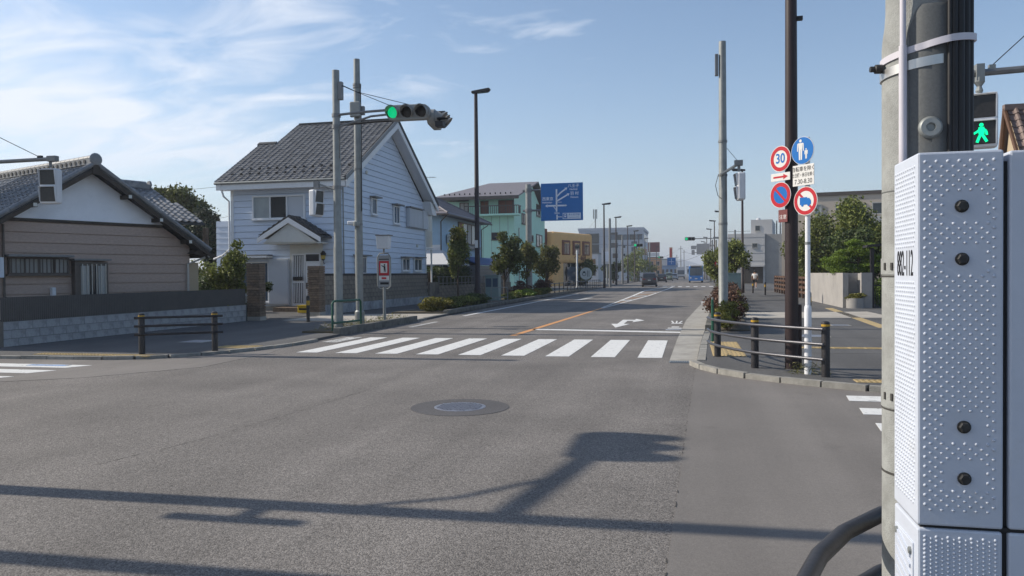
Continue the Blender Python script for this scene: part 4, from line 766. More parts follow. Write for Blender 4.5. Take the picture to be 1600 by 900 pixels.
MB().cyl(BS[0], BS[1], 2.31, 2.47, .03, n=10).build('neck', 'galv', t); MB().prism([(BS[0]-.18, BS[1]-.14, 2.47), (BS[0]+.18, BS[1]-.14, 2.47), (BS[0]+.22, BS[1]-.16, 2.88), (BS[0]-.2, BS[1]-.16, 2.88)], (0, .26, 0)).build('top_box', 'signal_white', t, bevel=.01)
MB().box(BS[0]-.22, BS[0]+.26, BS[1]-.18, BS[1]+.14, 2.882, 2.91).build('top_box_lid', 'galv_dark', t)
# green hoop barrier and bollards
t = thing('hoop_barrier', 'dark green pipe hoop barrier at the foot of the signal pole', 'barrier', (-9.5, 19.6, ZP)); MB().tube([(-9.52, 19.35, 0), (-9.52, 19.35, .86), (-9.50, 19.41, .92), (-9.34, 20.75, .92), (-9.33, 20.8, .86), (-9.33, 20.8, 0)], .030, 10).build('hoop', 'green_paint', t, smooth=True); MB().tube([(-9.52, 19.35, .32), (-9.33, 20.8, .32)], .028, 8).build('cross_rail', 'green_paint', t, smooth=True)
def bollard(x, y, label, h=.88, group='black bollards with a yellow band'):
    t = thing('bollard', label, 'bollard', (x, y, ZP), 0, group); MB().lathe([(.058, ZP-.03), (.058, ZP+h-.06), (.05, ZP+h-.02), (.02, ZP+h), (0, ZP+h)], (x, y, 0), n=14).build('post', 'dark_post', t, smooth=True); MB().lathe([(.0605, ZP+h*.62), (.0605, ZP+h*.80)], (x, y, 0), n=14).build('yellow_band', 'reflect_yellow', t, smooth=True)
bollard(-12.65, 23.9, 'black bollard with a yellow band in front of the white house door')
bollard(3.84, 26.7, 'black bollard with yellow top band just right of the white sign pole')
for (x, y), l in zip([(5.0, 54.4), (4.6, 59.5), (3.6, 66), (3.5, 72), (3.4, 79)], ('nearest of the distant bollards on the right pavement', 'second of the distant bollards on the right pavement', 'third of the distant bollards, left of the walking person', 'fourth of the distant bollards on the right pavement', 'farthest bollard on the right pavement')): bollard(x, y, 'small black yellow-banded bollard, '+l)
t = thing('marker_post', 'green post with a pale tip among the shrubs behind the railing', 'post', (.46, 15.6, ZP)); MB().cyl(.50, 17.6, 0, 1.02, .03, n=10).build('shaft', 'green_paint', t); MB().cyl(.50, 17.6, 1.0, 1.07, .024, n=10).build('tip', 'galv', t)
# ================================================================== HOUSES ON THE LEFT
def block_wall(t, x, y0, y1, z0, rows, bh, bl, m, jm, thick=.14, jit=.004, top=None):
    # running-bond wall facing +X; each block its own piece
    core = MB().box(x-thick, x-.012, y0, y1, z0-.1, z0+rows*bh).build('wall_core', jm, t)
    me = MB().box(-.03, 0, .005, bl-.005, .005, bh-.005).mesh('block', m); me2 = MB().box(-.03, 0, .005, bl/2-.005, .005, bh-.005).mesh('block', m)
    for r_ in range(rows):
        y = y0
        if r_ % 2: piece('block', me2, t, (x+random.uniform(-jit, jit), y, z0+r_*bh)); y += bl/2
        while y+bl <= y1+.01: piece('block', me, t, (x+random.uniform(-jit, jit), y, z0+r_*bh)); y += bl
        if y1-y > bl*.4: piece('block', me2, t, (x+random.uniform(-jit, jit), y, z0+r_*bh))
    if top: MB().box(x-thick-.01, x+.015, y0, y1, z0+rows*bh, z0+rows*bh+top[0]).build('coping', top[1], t)
# ---- bungalow boundary wall + corrugated fence
t = thing('boundary_wall', 'low stained concrete block wall topped by a dark corrugated fence', 'wall', (-15.2, 14.4, 0))
block_wall(t, -15.2, 14.4, 24.3, .04, 3, .197, .40, 'block', 'joint')
zc = .632
for k in range(11):
    y0 = 14.4+k*.9; n = 30; v = []; f = []
    for i in range(n+1):
        y = y0+.9*i/n; x = -15.27+.011*(1 if (i//1) % 2 else -1); v += [(x, y, zc), (x, y, zc+.56)]
    for i in range(n): f.append((2*i, 2*i+2, 2*i+3, 2*i+1))
    MB().add(v, f).build('corrugated_sheet', 'corrugated', t)
for z in (.66, 1.15): MB().tube([(-15.31, 14.4, z), (-15.31, 24.3, z)], .018, 6).build('fence_rail', 'dark_post', t)
for k in range(6): MB().cyl(-15.33, 14.6+k*1.9, .6, 1.2, .02, n=6).build('fence_post', 'dark_post', t)
def slab_pillar(name, label, x0, x1, y0, y1, h, n):
    t = thing(name, label, 'pillar', ((x0+x1)/2, (y0+y1)/2, 0)); MB().box(x0+.03, x1-.03, y0+.03, y1-.03, -.05, h-.01).build('core', 'joint_dark', t); bh = (h-.2)/n
    MB().box(x0-.01, x1+.01, y0-.01, y1+.01, -.05, .2).build('footing', 'concrete', t)
    for k in range(n):
        d = random.uniform(-.012, .012); MB().box(x0+d, x1+d*.5, y0+random.uniform(-.012, .012), y1, .2+k*bh+.008, .2+(k+1)*bh-.004).build('brick', 'brick_slab', t)
slab_pillar('gate_pillar', 'brown rough brick pillar at the end of the low block wall', -15.25, -14.75, 24.35, 24.75, 2.08, 20)
slab_pillar('gate_pillar', 'dark brown rough brick pillar beside the white front door', -14.62, -14.12, 27.6, 28.1, 2.02, 20)
# ---- bungalow with tiled gable roof (built square, then turned 21 degrees with its base)
BXW, BY_A, BZ_A, SLP = -16.1, 19.18, 4.95, .655; YR, YL = 22.47, 15.9
t = thing('bungalow', 'brown clad bungalow with white gable and grey tiled roof', 'house', (-16.1, 22.7, 0), R(-21))
MB().prism([(BXW-.05, YL, -.05), (BXW-.05, YR-.03, -.05), (BXW-.05, YR-.03, 2.66), (BXW-.05, BY_A, 4.75), (BXW-.05, YL, 2.6)], (-8, 0, 0)).build('wall_core', 'siding_brown', t)
for k in range(10):
    z0 = .3+k*.29; z1 = z0+.288; yy_ = lambda z: YR if z < 2.62 else YR-(z-2.62)/SLP
    MB().prism([(BXW-.04, YL, z0+.010), (BXW-.04, yy_(z0), z0+.010), (BXW-.04, yy_(z1), z1-.010), (BXW-.04, YL, z1-.010)], (.04+random.uniform(-.003, .003), 0, 0)).build('siding_board', 'siding_brown', t)
MB().prism([(BXW-.04, 16.6, 3.215), (BXW-.04, 21.62, 3.215), (BXW-.04, 21.55, 3.30), (BXW-.04, 16.7, 3.30)], (.07, 0, 0)).build('dado_beam', 'wood_dark', t)
MB().prism([(BXW-.04, 16.8, 3.30), (BXW-.04, 21.56, 3.30), (BXW-.04, BY_A, 4.80)], (.045, 0, 0)).build('gable_panel', 'plaster_blue_shade', t)
XO = BXW+.45; YE0, YE1 = 15.3, 22.95
def rslab(y0, z0, y1, z1, x0, x1, th): return MB().prism([(x0, y0, z0), (x0, y1, z1), (x0, y1, z1-th), (x0, y0, z0-th)], (x1-x0, 0, 0))
ZE0, ZE1 = BZ_A-(BY_A-YE0)*SLP, BZ_A-(YE1-BY_A)*SLP
rf = rslab(YE0, ZE0, BY_A, BZ_A, XO, -24.5, .09).build('roof', 'roof_dark', t)
rslab(BY_A, BZ_A, YE1, ZE1, XO, -24.5, .09).build('roof', 'roof_dark', t)
tm = tile_mesh(.27, .25, .05, .04).mesh('roof_tile', 'roof_tile'); sa = math.atan(SLP)
for j in range(18):
    for i in range(15):
        piece('roof_tile', tm, rf, (XO-.02-(i+1)*.27, YE0+j*.25*math.cos(sa), ZE0+j*.25*math.sin(sa)+random.uniform(-.005, .005)), (sa, 0, 0))
b = MB(); tile_roof(b, (XO-.27*15, YE0, ZE0), (-1, 0, 0), (0, math.cos(sa), math.sin(sa)), .27, .25, lambda u, v: True, 18, 18, .05)
b.build('roof_tiles_beyond', 'roof_tile', rf, kind='stuff'); b = MB(); tile_roof(b, (XO, YE1, ZE1), (-1, 0, 0), (0, -math.cos(sa), math.sin(sa)), .27, .25, lambda u, v: True, 32, 17, .05); b.build('roof_tiles_rear', 'roof_tile', rf, kind='stuff')
rg = MB().box(-24.5, XO+.02, BY_A-.13, BY_A+.13, BZ_A, BZ_A+.17).build('ridge', 'roof_tile', t)
me = MB().lathe([(.085, 0), (.085, .25), (.07, .25), (.07, 0)], axis='x', n=10).mesh('ridge_tile', 'roof_tile')
for i in range(32): piece('ridge_tile', me, t, (XO-.25-i*.27, BY_A, BZ_A+.20))
me = MB().lathe([(.06, 0), (.06, .05), (.045, .05), (.04, .01)], axis='y', n=8).mesh('ridge_hole', 'roof_dark')
for i in range(30): piece('ridge_ornament', me, rg, (XO-.35-i*.27, BY_A-.15, BZ_A+.09))
MB().lathe([(.17, 0), (.19, .05), (.15, .10), (.06, .12)], (XO-.02, BY_A, BZ_A+.14), 'x', 14).build('ridge_end_tile', 'roof_tile', t, smooth=True)
MB().box(XO-.06, XO+.06, BY_A-.10, BY_A+.10, BZ_A-.30, BZ_A+.02).build('gable_pendant', 'wood_dark', t)
for s_, y1, z1 in ((-1, YE0, ZE0), (1, YE1, ZE1)):
    MB().prism([(XO-.02, BY_A, BZ_A-.09), (XO-.02, y1, z1-.09), (XO-.02, y1, z1-.21), (XO-.02, BY_A, BZ_A-.23)], (.05, 0, 0)).build('barge_board', 'wood_dark', t); n = 15
    for k in range(n):
        y = BY_A+(y1-BY_A)*(k+.5)/n; z = BZ_A-abs(y-BY_A)*SLP; MB().lathe([(.075, -.15), (.075, .15)], (0, 0, 0), 'y', 8).xf(Matrix.Translation((XO+.0, y, z+.045)) @ Matrix.Rotation(-s_*sa, 4, 'X')).build('verge_tile', 'roof_tile', t)
for y in (16.2, 17.5, 20.2, 21.2, 22.2): z = BZ_A-abs(y-BY_A)*SLP-.20; MB().box(BXW, XO+.03, y-.06, y+.06, z-.06, z+.06).build('purlin_end', 'wood_dark', t); MB().box(XO+.03, XO+.036, y-.05, y+.05, z-.05, z+.05).build('purlin_cap', 'trim_cream', t)
MB().box(-24, XO-.05, YE1-.11, YE1+.03, ZE1-.22, ZE1-.10).build('gutter', 'wood_dark', t); MB().lathe([(.06, 0), (.06, .03)], (XO-.02, YE1-.05, ZE1-.15), 'x', 12).build('gutter_end', 'alum', t); MB().tube([(BXW+.3, YE1-.1, ZE1-.2), (BXW+.08, YR-.12, 2.05), (BXW+.07, YR-.12, .2)], .035, 8).build('downpipe', 'alum', t)
MB().prism([(XO-.1, YR+.1, 2.52), (XO-.1, YE1+.25, 2.36), (XO-.1, YE1+.25, 2.28), (XO-.1, YR-.1, 2.40)], (-6, 0, 0)).build('lower_eave', 'wood_dark', t)
MB().tube([(BXW+.06, 16.86, 3.1), (BXW+.06, 16.86, .2)], .035, 8).build('downpipe', 'bronze_frame', t)
FR = right(BXW+.002)
w = window(FR, 16.97, 18.56, 1.74, 2.2, t, 4, 'bronze_frame', 'curtain', .10, .04, True, False, 14); MB().fbox(FR, 16.9, 18.62, 0, .28, 2.22, 2.28).build('hood', 'galv_dark', w)
bay = MB().prism([(BXW, 18.66, .98), (BXW, 19.62, .98), (BXW, 19.62, 2.08), (BXW, 18.66, 2.12)], (.22, 0, 0)).build('bay_window', 'bronze_frame', t); MB().box(BXW, BXW+.32, 18.60, 19.68, 2.13, 2.18).build('hood', 'galv_dark', bay)
FB = right(BXW+.222)
for i in range(3): MB().fbox(FB, 18.82+i*.25, 19.06+i*.25, 0, .012, 1.06, 1.98).build('pane', 'curtain' if i != 1 else 'glass', bay)
for i in range(6): MB().fbox(FB, 18.84+i*.135, 18.865+i*.135, .03, .05, 1.02, 2.03).build('bar', 'alum', bay)
MB().box(BXW, BXW+.16, 18.05, 18.16, 1.05, 1.36).build('meter_box', 'signal_white', t, bevel=.02); MB().box(BXW, BXW+.12, 16.5, 16.84, 1.65, 2.2).build('shutter_case', 'sign_pale', t)
MB().box(-17.0, BXW-.05, YR-.02, YR+.35, 0, 2.1).build('side_porch', 'cream_wall', t)
# rear wing roof
MB().box(-21, BXW-2.2, 22.0, 23.1, -.05, 3.3).build('rear_wing', 'siding_brown', t)
wr = MB().prism([(BXW-.8, 22.2, 3.42), (BXW-.8, 23.6, 3.42), (BXW-3.5, 23.2, 4.76), (BXW-3.5, 21.0, 4.76)], (0, 0, .07)).build('wing_roof', 'roof_dark', t)
b = MB(); sw = math.atan2(1.34, 2.7); tile_roof(b, (BXW-.8, 21.0, 3.50), (0, 1, 0), (-math.cos(sw), 0, math.sin(sw)), .25, .24, lambda u, v: u+v*.45 > 1.35 and u < 2.6-v*.14, 12, 13, .05); b.build('roof_tiles_wing', 'roof_tile', wr, kind='stuff')
MB().box(BXW-3.62, BXW-3.38, 20.8, 23.15, 4.84, 5.0).build('ridge', 'roof_tile', t); MB().lathe([(.13, 0), (.15, .05), (.05, .12)], (BXW-3.5, 23.15, 5.0), 'y', 12).build('ridge_end_tile', 'roof_tile', t)
me = MB().lathe([(.085, 0), (.085, .25), (.07, .25), (.07, 0)], axis='y', n=10).mesh('ridge_tile', 'roof_tile')
for i in range(8): piece('ridge_tile', me, t, (BXW-3.5, 20.9+i*.27, 5.02))
MB().tube([(BXW-.9, 23.7, 2.3), (BXW-.9, 23.7, 3.35)], .10, 8).build('vent_pipe', 'brick_slab', t)
t = thing('neighbour_house', 'two-storey house outside the left edge whose shadow covers the corner pavement', 'house', (-26, 16, 0))
MB().box(-30, -22.7, 13.7, 18.7, -.05, 8.3).build('wall', 'cream_wall', t); MB().prism([(-30.6, 13.4, 8.3), (-22.3, 13.4, 8.3), (-26.4, 13.4, 10.2)], (0, 5.6, 0)).build('roof', 'roof_dark', t)
for y in (14.5, 16.6): window(right(-22.69), y, y+1.4, 4.6, 6, t, 2, 'alum', 'glass')
# ---- white clad house
XH, YF, YB = -15.2, 31.72, 43.15; AY, AZ = 37.35, 9.62; EZ = 5.92; FS = (AZ-EZ)/(AY-31.2)
t = thing('white_house', 'two-storey pale blue-white clad house with dark tiled gable roof', 'house', (-18, 37.4, 0))
MB().prism([(XH-.03, YF+.03, -.05), (XH-.03, YB, -.05), (XH-.03, YB, 5.75), (XH-.03, AY, 9.35), (XH-.03, YF+.03, 5.85)], (-5.25, 0, 0)).build('wall_core', 'siding_core', t)
bd = .285
for k in range(20):
    z0 = .26+k*bd; MB().prism([(-20.52, YF-.04, z0), (-20.52, YF-.012, z0+bd-.014), (-20.52, YF+.03, z0+bd-.014), (-20.52, YF+.03, z0)], (20.52+XH-.012, 0, 0)).build('siding_board', 'siding', t)
for k in range(32):
    z0 = .26+k*bd; z1 = z0+bd-.014
    def span(z): return (YF-.005 if z < 5.95 else YF+(z-5.95)/FS*1.0, YB if z < 5.6 else YB-(z-5.6)*(YB-AY)/(9.3-5.6))
    a0, b0 = span(z0); a1, b1 = span(z1)
    if b1-a1 < .15: break
    MB().add([(XH+.038, a0, z0), (XH+.038, b0, z0), (XH+.010, b1, z1), (XH+.008, a1, z1), (XH-.03, a0, z0), (XH-.03, b0, z0), (XH-.03, b1, z1), (XH-.03, a1, z1)], [(0, 1, 2, 3), (4, 7, 6, 5), (0, 4, 5, 1), (3, 2, 6, 7), (0, 3, 7, 4), (1, 5, 6, 2)]).build('siding_board', 'siding', t)
MB().box(-20.6, XH+.035, YF-.04, YF+.1, -.05, .255).build('plinth', 'concrete', t); MB().box(XH-.2, XH+.037, YF+.1, YB, -.05, .255).build('plinth', 'concrete', t)
MB().box(-20.6, -20.46, YF-.05, YF+.1, .256, 5.8).build('corner_trim', 'trim_white', t); MB().box(XH-.05, XH+.04, YF-.045, YF+.06, .256, 5.9).build('corner_trim', 'trim_white', t)
XR = XH+.62; xe = -20.98
def rp(x, y): return (x, y, EZ+(y-31.2)*FS)
poly = [rp(xe, 31.2), rp(XR, 31.2), rp(XR, AY), rp(-20.05, AY), rp(-20.25, 35.05), rp(-21.15, 35.05)]
rf = MB().prism(poly, (0, 0, -.13)).build('roof', 'roof_dark', t)
sa = math.atan(FS)
b = MB(); tile_roof(b, (-21.1, 31.2, EZ+.01), (1, 0, 0), (0, math.cos(sa), math.sin(sa)), .305, .265, lambda u, v: (-21.1+u < XR-.1) and (-21.1+u > (-20.98 if v*math.cos(sa) < 3.85 else -20.15)), 22, 27, .032); b.build('roof_tiles', 'roof_slate', rf, kind='stuff')
MB().prism([(XR, AY, AZ), (XR, 43.75, 5.80), (-20.05, 43.75, 5.80), (-20.05, AY, AZ)], (0, 0, -.13)).build('rear_roof', 'roof_dark', t)
MB().box(-20.1, XR+.02, AY-.12, AY+.12, AZ-.02, AZ+.09).build('ridge', 'roof_dark', t); MB().prism([rp(-21.2, 35.0), rp(-20.2, 35.0), rp(-20.2, 35.2), rp(-21.2, 35.2)], (0, 0, .1)).build('ridge', 'roof_dark', t)
for i in range(13):
    for j in range(2): MB().box(-20.6+i*.45+j*.2, -20.5+i*.45+j*.2, 31.75+j*.5, 31.80+j*.5, EZ+(.57+j*.5)*FS, EZ+(.57+j*.5)*FS+.13).build('snow_stop', 'black', rf)
def strip(p, q, h, x0, x1, m, name): MB().prism([(x0, p[0], p[1]), (x0, q[0], q[1]), (x0, q[0], q[1]-h), (x0, p[0], p[1]-h)], (x1-x0, 0, 0)).build(name, m, t)
strip((31.15, EZ-.12), (AY, AZ-.13), .30, XR-.03, XR+.02, 'trim_white', 'barge_board'); strip((AY, AZ-.13), (43.75, 5.67), .30, XR-.03, XR+.022, 'trim_white', 'barge_board')
strip((31.1, EZ+.10), (AY, AZ+.10), .20, XR+.0, XR+.035, 'galv_dark', 'verge_flashing'); strip((AY, AZ+.10), (43.8, 5.90), .20, XR+.0, XR+.037, 'roof_dark', 'verge_flashing')
for s0, s1 in (((31.3, EZ-.16), (AY, AZ-.28)), ((AY, AZ-.28), (43.6, 5.55))): MB().prism([(XH+.03, s0[0], s0[1]), (XH+.03, s1[0], s1[1]), (XR-.03, s1[0], s1[1]), (XR-.03, s0[0], s0[1])], (0, 0, -.04)).build('soffit', 'trim_white', t)
MB().box(xe, XR-.05, 31.12, 31.22, EZ-.36, EZ-.10).build('fascia', 'trim_white', t); MB().box(xe, XR-.06, 31.22, YF, EZ-.34, EZ-.30).build('soffit', 'trim_white', t); MB().tube([(xe-.05, 31.08, EZ-.06), (XR-.05, 31.08, EZ-.06)], .06, 8).build('gutter', 'galv', t)
MB().tube([(-20.75, 31.1, EZ-.1), (-20.72, 31.3, 5.3), (-20.66, 31.64, 5.1), (-20.66, 31.64, 2.9), (-21.1, 31.7, 2.6), (-21.6, 31.8, 2.45)], .045, 8).build('downpipe', 'trim_white', t)
MB().prism([(XR-.1, 43.0, 5.15), (XR-.1, 43.7, 5.15), (XR-.1, 43.7, 5.7), (XR-.1, 42.6, 5.9)], (-.5, 0, 0)).build('eave_return', 'trim_white', t)
MB().box(-22.2, -20.53, 33.0, 38, -.05, 4.3).build('side_wing', 'siding', t)
for k in range(15): MB().prism([(-22.25, 32.97, .1+k*.28), (-22.25, 32.99, .1+k*.28+.27), (-22.25, 33.0, .1+k*.28+.27), (-22.25, 33.0, .1+k*.28)], (1.7, 0, 0)).build('siding_board', 'siding', t)
F = front(YF-.04)
w = window(F, -19.45, -16.82, 4.22, 5.30, t, 3, 'trim_white', 'glass', .10, .07, True, False, 0, ['glass_pale', 'glass', 'shutter'])
# entrance: porch roof, lattice, door
PXA, PZA = -17.05, 4.25
for s_ in (-1, 1):
    xe_ = PXA+s_*1.48; MB().prism([(PXA, 30.55, PZA), (xe_, 30.55, 3.38), (xe_, 30.55, 3.30), (PXA, 30.55, PZA-.1)], (0, 1.17, 0)).build('porch_roof', 'roof_dark', t)
    b = MB(); tile_roof(b, (PXA, 30.55, PZA+.01), (s_*math.cos(.53), 0, -math.sin(.53)), (0, 1, 0), .28, .29, lambda u, v: True, 6, 4, .03); b.build('porch_tiles', 'roof_dark', t, kind='stuff')
    MB().prism([(PXA, 30.50, PZA-.06), (xe_+s_*.04, 30.50, 3.30), (xe_+s_*.04, 30.50, 3.10), (PXA, 30.50, PZA-.30)], (0, .06, 0)).build('porch_barge', 'trim_white', t)
MB().prism([(PXA-1.25, 30.62, 3.12), (PXA+1.25, 30.62, 3.12), (PXA, 30.62, PZA-.28)], (0, .05, 0)).build('porch_gable', 'trim_cream', t); MB().box(PXA-1.3, PXA+1.3, 30.67, YF-.04, 3.06, 3.12).build('porch_soffit', 'trim_cream', t)
MB().box(-17.62, -16.0, YF-.05, YF-.01, .2, 3.05).build('entry_panel', 'trim_cream', t)
F2 = front(YF-.052)
dr = MB().fbox(F2, -16.84, -16.12, 0, .05, .28, 2.22).build('door', 'trim_white', t, bevel=.01); MB().fbox(F2, -16.70, -16.30, .05, .062, .5, 2.05).build('door_panel', 'shutter', dr); MB().fbox(F2, -16.79, -16.74, .05, .12, 1.05, 1.32).build('handle', 'bronze_frame', dr)
tr_ = MB().fbox(F2, -16.86, -16.10, 0, .06, 2.225, 2.66).build('transom', 'trim_white', t); MB().fbox(F2, -16.80, -16.16, .06, .066, 2.29, 2.60).build('pane', 'glass', tr_)
la = MB().fbox(F2, -17.52, -16.87, 0, .035, .28, 2.64).build('lattice', 'trim_white', t); MB().fbox(F2, -17.45, -16.93, .035, .038, .40, 2.56).build('lattice_back', 'glass', la); MB().fbox(F2, -17.50, -16.89, .038, .07, 1.32, 1.42).build('lattice_rail', 'trim_white', la); MB().fbox(F2, -17.42, -16.95, .072, .14, 1.44, 1.60).build('letter_box', 'black', la)
for i in range(6): MB().fbox(F2, -17.42+i*.088, -17.385+i*.088, .038, .06, .42, 2.54).build('lattice_slat', 'trim_white', la)
wl_ = MB().lathe([(.03, 2.3), (.08, 2.36), (.12, 2.58), (.14, 2.62), (.06, 2.72), (0, 2.76)], (-15.90, YF-.22, 0), n=8).build('porch_lantern', 'black', t); MB().lathe([(.086, 2.38), (.116, 2.56)], (-15.90, YF-.22, 0), n=8).build('lantern_glass', 'lamp_amber', wl_); MB().tube([(-15.9, YF-.05, 2.2), (-15.9, YF-.15, 2.15), (-15.9, YF-.22, 2.3)], .015, 6).build('lantern_arm', 'black', wl_)
window(F, -20.42, -18.66, .45, 2.30, t, 2, 'trim_white', 'glass_blue', .09, .06, True); sh = MB().fbox(F, -18.62, -17.62, .02, .20, .34, 2.42).build('shutter_box', 'shutter', t, bevel=.02)
for k in range(16): MB().fbox(F, -18.58, -17.66, .20, .212, .42+k*.122, .42+k*.122+.105).build('shutter_slat', 'shutter', sh)
MB().fbox(F, -20.55, -18.5, .0, .55, 2.47, 2.55).build('awning', 'trim_white', t); MB().fbox(F, -20.55, -18.5, .0, .5, 2.56, 2.61).build('awning_cover', 'galv_dark', t)
MB().box(-17.9, -16.0, 30.6, YF-.06, -.05, .24).build('step', 'brick_slab', t)
FRH = right(XH+.04)
for (a0, a1, z0, z1, p, hood) in ((35.1, 35.75, 4.62, 5.42, 1, 'galv_dark'), (38.0, 38.8, 4.35, 5.30, 2, 'galv_dark'), (33.15, 34.4, 1.7, 2.52, 2, 'galv_dark'), (39.15, 40.25, 1.86, 2.55, 2, 'galv_dark'), (41.0, 42.25, 1.86, 2.57, 2, 'galv_dark')): window(FRH, a0, a1, z0, z1, t, p, 'trim_white', 'glass_blue', .08, .06, True, hood)
sb = MB().fbox(FRH, 39.95, 43.1, 0, .20, 4.30, 5.34).build('shutter_box', 'shutter', t, bevel=.015); MB().fbox(FRH, 39.9, 42.1, .0, .30, 5.35, 5.42).build('hood', 'galv_dark', sb); MB().fbox(FRH, 42.08, 42.13, .2, .206, 4.32, 5.3).build('slit', 'black', sb)
for k in range(9): MB().fbox(FRH, 40.02+k*.225, 40.22+k*.225, .20, .213, 4.36, 5.28).build('shutter_slat', 'shutter', sb)
bal = MB().box(XH-2.0, XH, YB+.02, YB+1.35, 3.15, 3.28).build('balcony', 'trim_white', t); MB().cyl(XH-.08, YB+1.3, 0, 3.15, .055, n=8).build('balcony_post', 'trim_white', bal); MB().box(XH-2.0, XH, YB+.02, YB+1.4, 5.38, 5.46).build('balcony_roof', 'galv', bal)
for i in range(9): MB().box(XH-.05, XH, YB+.1+i*.14, YB+.18+i*.14, 3.3, 4.25).build('baluster', 'trim_cream', bal)
MB().box(XH-.05, XH, YB+.05, YB+1.3, 4.25, 5.35).build('balcony_screen', 'glass_pale', bal)
for y, z in ((36.6, 3.4), (41.6, 3.3), (34.6, 6.6)): MB().lathe([(.09, 0), (.10, .05), (.05, .09)], (XH+.03, y, z), 'x', 12).build('wall_vent', 'trim_cream', t)
MB().box(XH+.03, XH+.22, 36.2, 36.5, 1.75, 2.2).build('meter_box', 'trim_cream', t, bevel=.02); MB().tube([(XH+.07, YB-.15, 5.4), (XH+.07, YB-.15, .3)], .04, 8).build('downpipe', 'trim_white', t); MB().tube([(XH+.06, 32.0, 5.7), (XH+.06, 32.0, .3)], .025, 6).build('conduit', 'galv', t)
# yard things in front of the door
t = thing('yellow_crate', 'small yellow plastic crate by the front door step', 'crate', (-15.75, 29.6, ZP)); MB().box(-16.05, -15.45, 29.4, 29.8, ZP, .36).build('tub', 'yellow_plastic', t, bevel=.02); MB().box(-15.98, -15.52, 29.39, 29.395, .2, .28).build('grip_hole', 'black', t); MB().box(-16.08, -15.42, 29.37, 29.83, .36, .40).build('rim', 'yellow_plastic', t)
t = thing('planter_pot', 'dark flower pots with a small pale ornament below the shuttered window', 'pot', (-18.5, 29.6, ZP)); MB().lathe([(.22, ZP), (.30, .42), (.33, .45), (.27, .45), (.22, .38)], (-18.5, 29.6, 0), n=16).build('pot', 'wood_dark', t); MB().lathe([(.2, ZP), (.25, .36), (.2, .36)], (-19.0, 29.7, 0), n=14).build('pot', 'rubber', t); MB().lathe([(.10, .42), (.06, .62), (.16, .80), (.12, .95), (0, .98)], (-18.45, 29.5, 0), n=12).build('ornament', 'glass_pale', t)
leaves('sprigs', clump_points((-18.8, 29.6, .5), (.45, .15, .1), 160, 5, 3)[0], .09, 'leaf_dark', t, 3)
# block wall beside the white house
t = thing('garden_wall', 'tall weathered brown-grey block wall along the side of the white house', 'wall', (-14.4, 28.2, 0))
MB().box(-14.62, -14.30, 28.1, 41.2, -.05, .45).build('footing', 'block', t); block_wall(t, -14.36, 28.12, 41.1, .45, 6, .197, .40, 'block_old', 'joint_dark', .14, .006, (.09, 'joint_dark'))
t = thing('low_wall', 'low brownish concrete wall running on past the tall block wall', 'wall', (-14.3, 41.3, 0)); MB().box(-14.6, -14.3, 41.25, 43.0, -.05, 1.2).build('end_pillar', 'block_old', t)
block_wall(t, -14.4, 43.0, 62, 0, 5, .2, .8, 'block_old', 'joint_dark', .14, .005)
for k in range(24): MB().box(-14.46, -14.42, 43.3+k*.78, 43.36+k*.78, 1.0, 1.55).build('fence_bar', 'galv_dark', t)
for z in (1.1, 1.5): MB().box(-14.475, -14.462, 43.1, 62, z, z+.04).build('fence_rail', 'galv_dark', t)
# ---- blue house
t = thing('blue_house', 'two-storey light blue house with purple-grey hipped roof', 'house', (-18.5, 53, 0)); bX, bY0, bY1 = -16.2, 49.0, 59.3
MB().box(-22.5, bX, bY0, bY1, -.05, 5.75).build('wall', 'blue_wall', t)
rk = [(-23.0, bY0-.55, 5.72), (bX+.7, bY0-.55, 5.72), (bX+.7, bY1+.6, 5.72), (-23.0, bY1+.6, 5.72), (-19.3, 52.6, 7.75), (-19.3, 55.6, 7.75)]
rf = MB().add(rk+[(x, y, z-.1) for x, y, z in rk[:4]], [(0, 1, 4), (1, 2, 5, 4), (2, 3, 5), (3, 0, 4, 5), (6, 9, 8, 7), (0, 6, 7, 1), (1, 7, 8, 2), (2, 8, 9, 3), (3, 9, 6, 0)]).build('roof', 'roof_purple', t)
b = MB()
for k in range(1, 11):
    f = k/11; p = [Vector(rk[1]).lerp(Vector(rk[4]), f), Vector(rk[2]).lerp(Vector(rk[5]), f)]; b.tube([p[0]+Vector((.02, 0, .02)), p[1]+Vector((.02, 0, .02))], .018, 4); p = [Vector(rk[0]).lerp(Vector(rk[4]), f), Vector(rk[1]).lerp(Vector(rk[4]), f)]; b.tube([p[0]+Vector((0, -.02, .02)), p[1]+Vector((0, -.02, .02))], .018, 4)
b.build('roof_courses', 'roof_purple', rf, kind='stuff')
for p, q in ((1, 4), (2, 5), (0, 4), (4, 5)): MB().tube([Vector(rk[p])+Vector((0, 0, .03)), Vector(rk[q])+Vector((0, 0, .03))], .06, 6).build('hip_cap', 'roof_purple', rf)
for i in range(8): MB().box(-22+i*.75, -21.9+i*.75, bY0-.1, bY0-.05, 5.98, 6.1).build('snow_stop', 'black', rf)
MB().tube([(-23, bY0-.6, 5.62), (bX+.75, bY0-.6, 5.62), (bX+.75, bY1+.6, 5.62)], .06, 6).build('gutter', 'bronze_frame', t); MB().tube([(bX+.6, bY0-.5, 5.55), (bX+.08, bY0-.08, 5.2), (bX+.06, bY0-.06, .2)], .045, 6).build('downpipe', 'bronze_frame', t); MB().tube([(bX+.6, bY1, 5.55), (bX+.08, bY1-.1, 5.2), (bX+.08, bY1-.1, 2.9)], .045, 6).build('downpipe', 'bronze_frame', t)
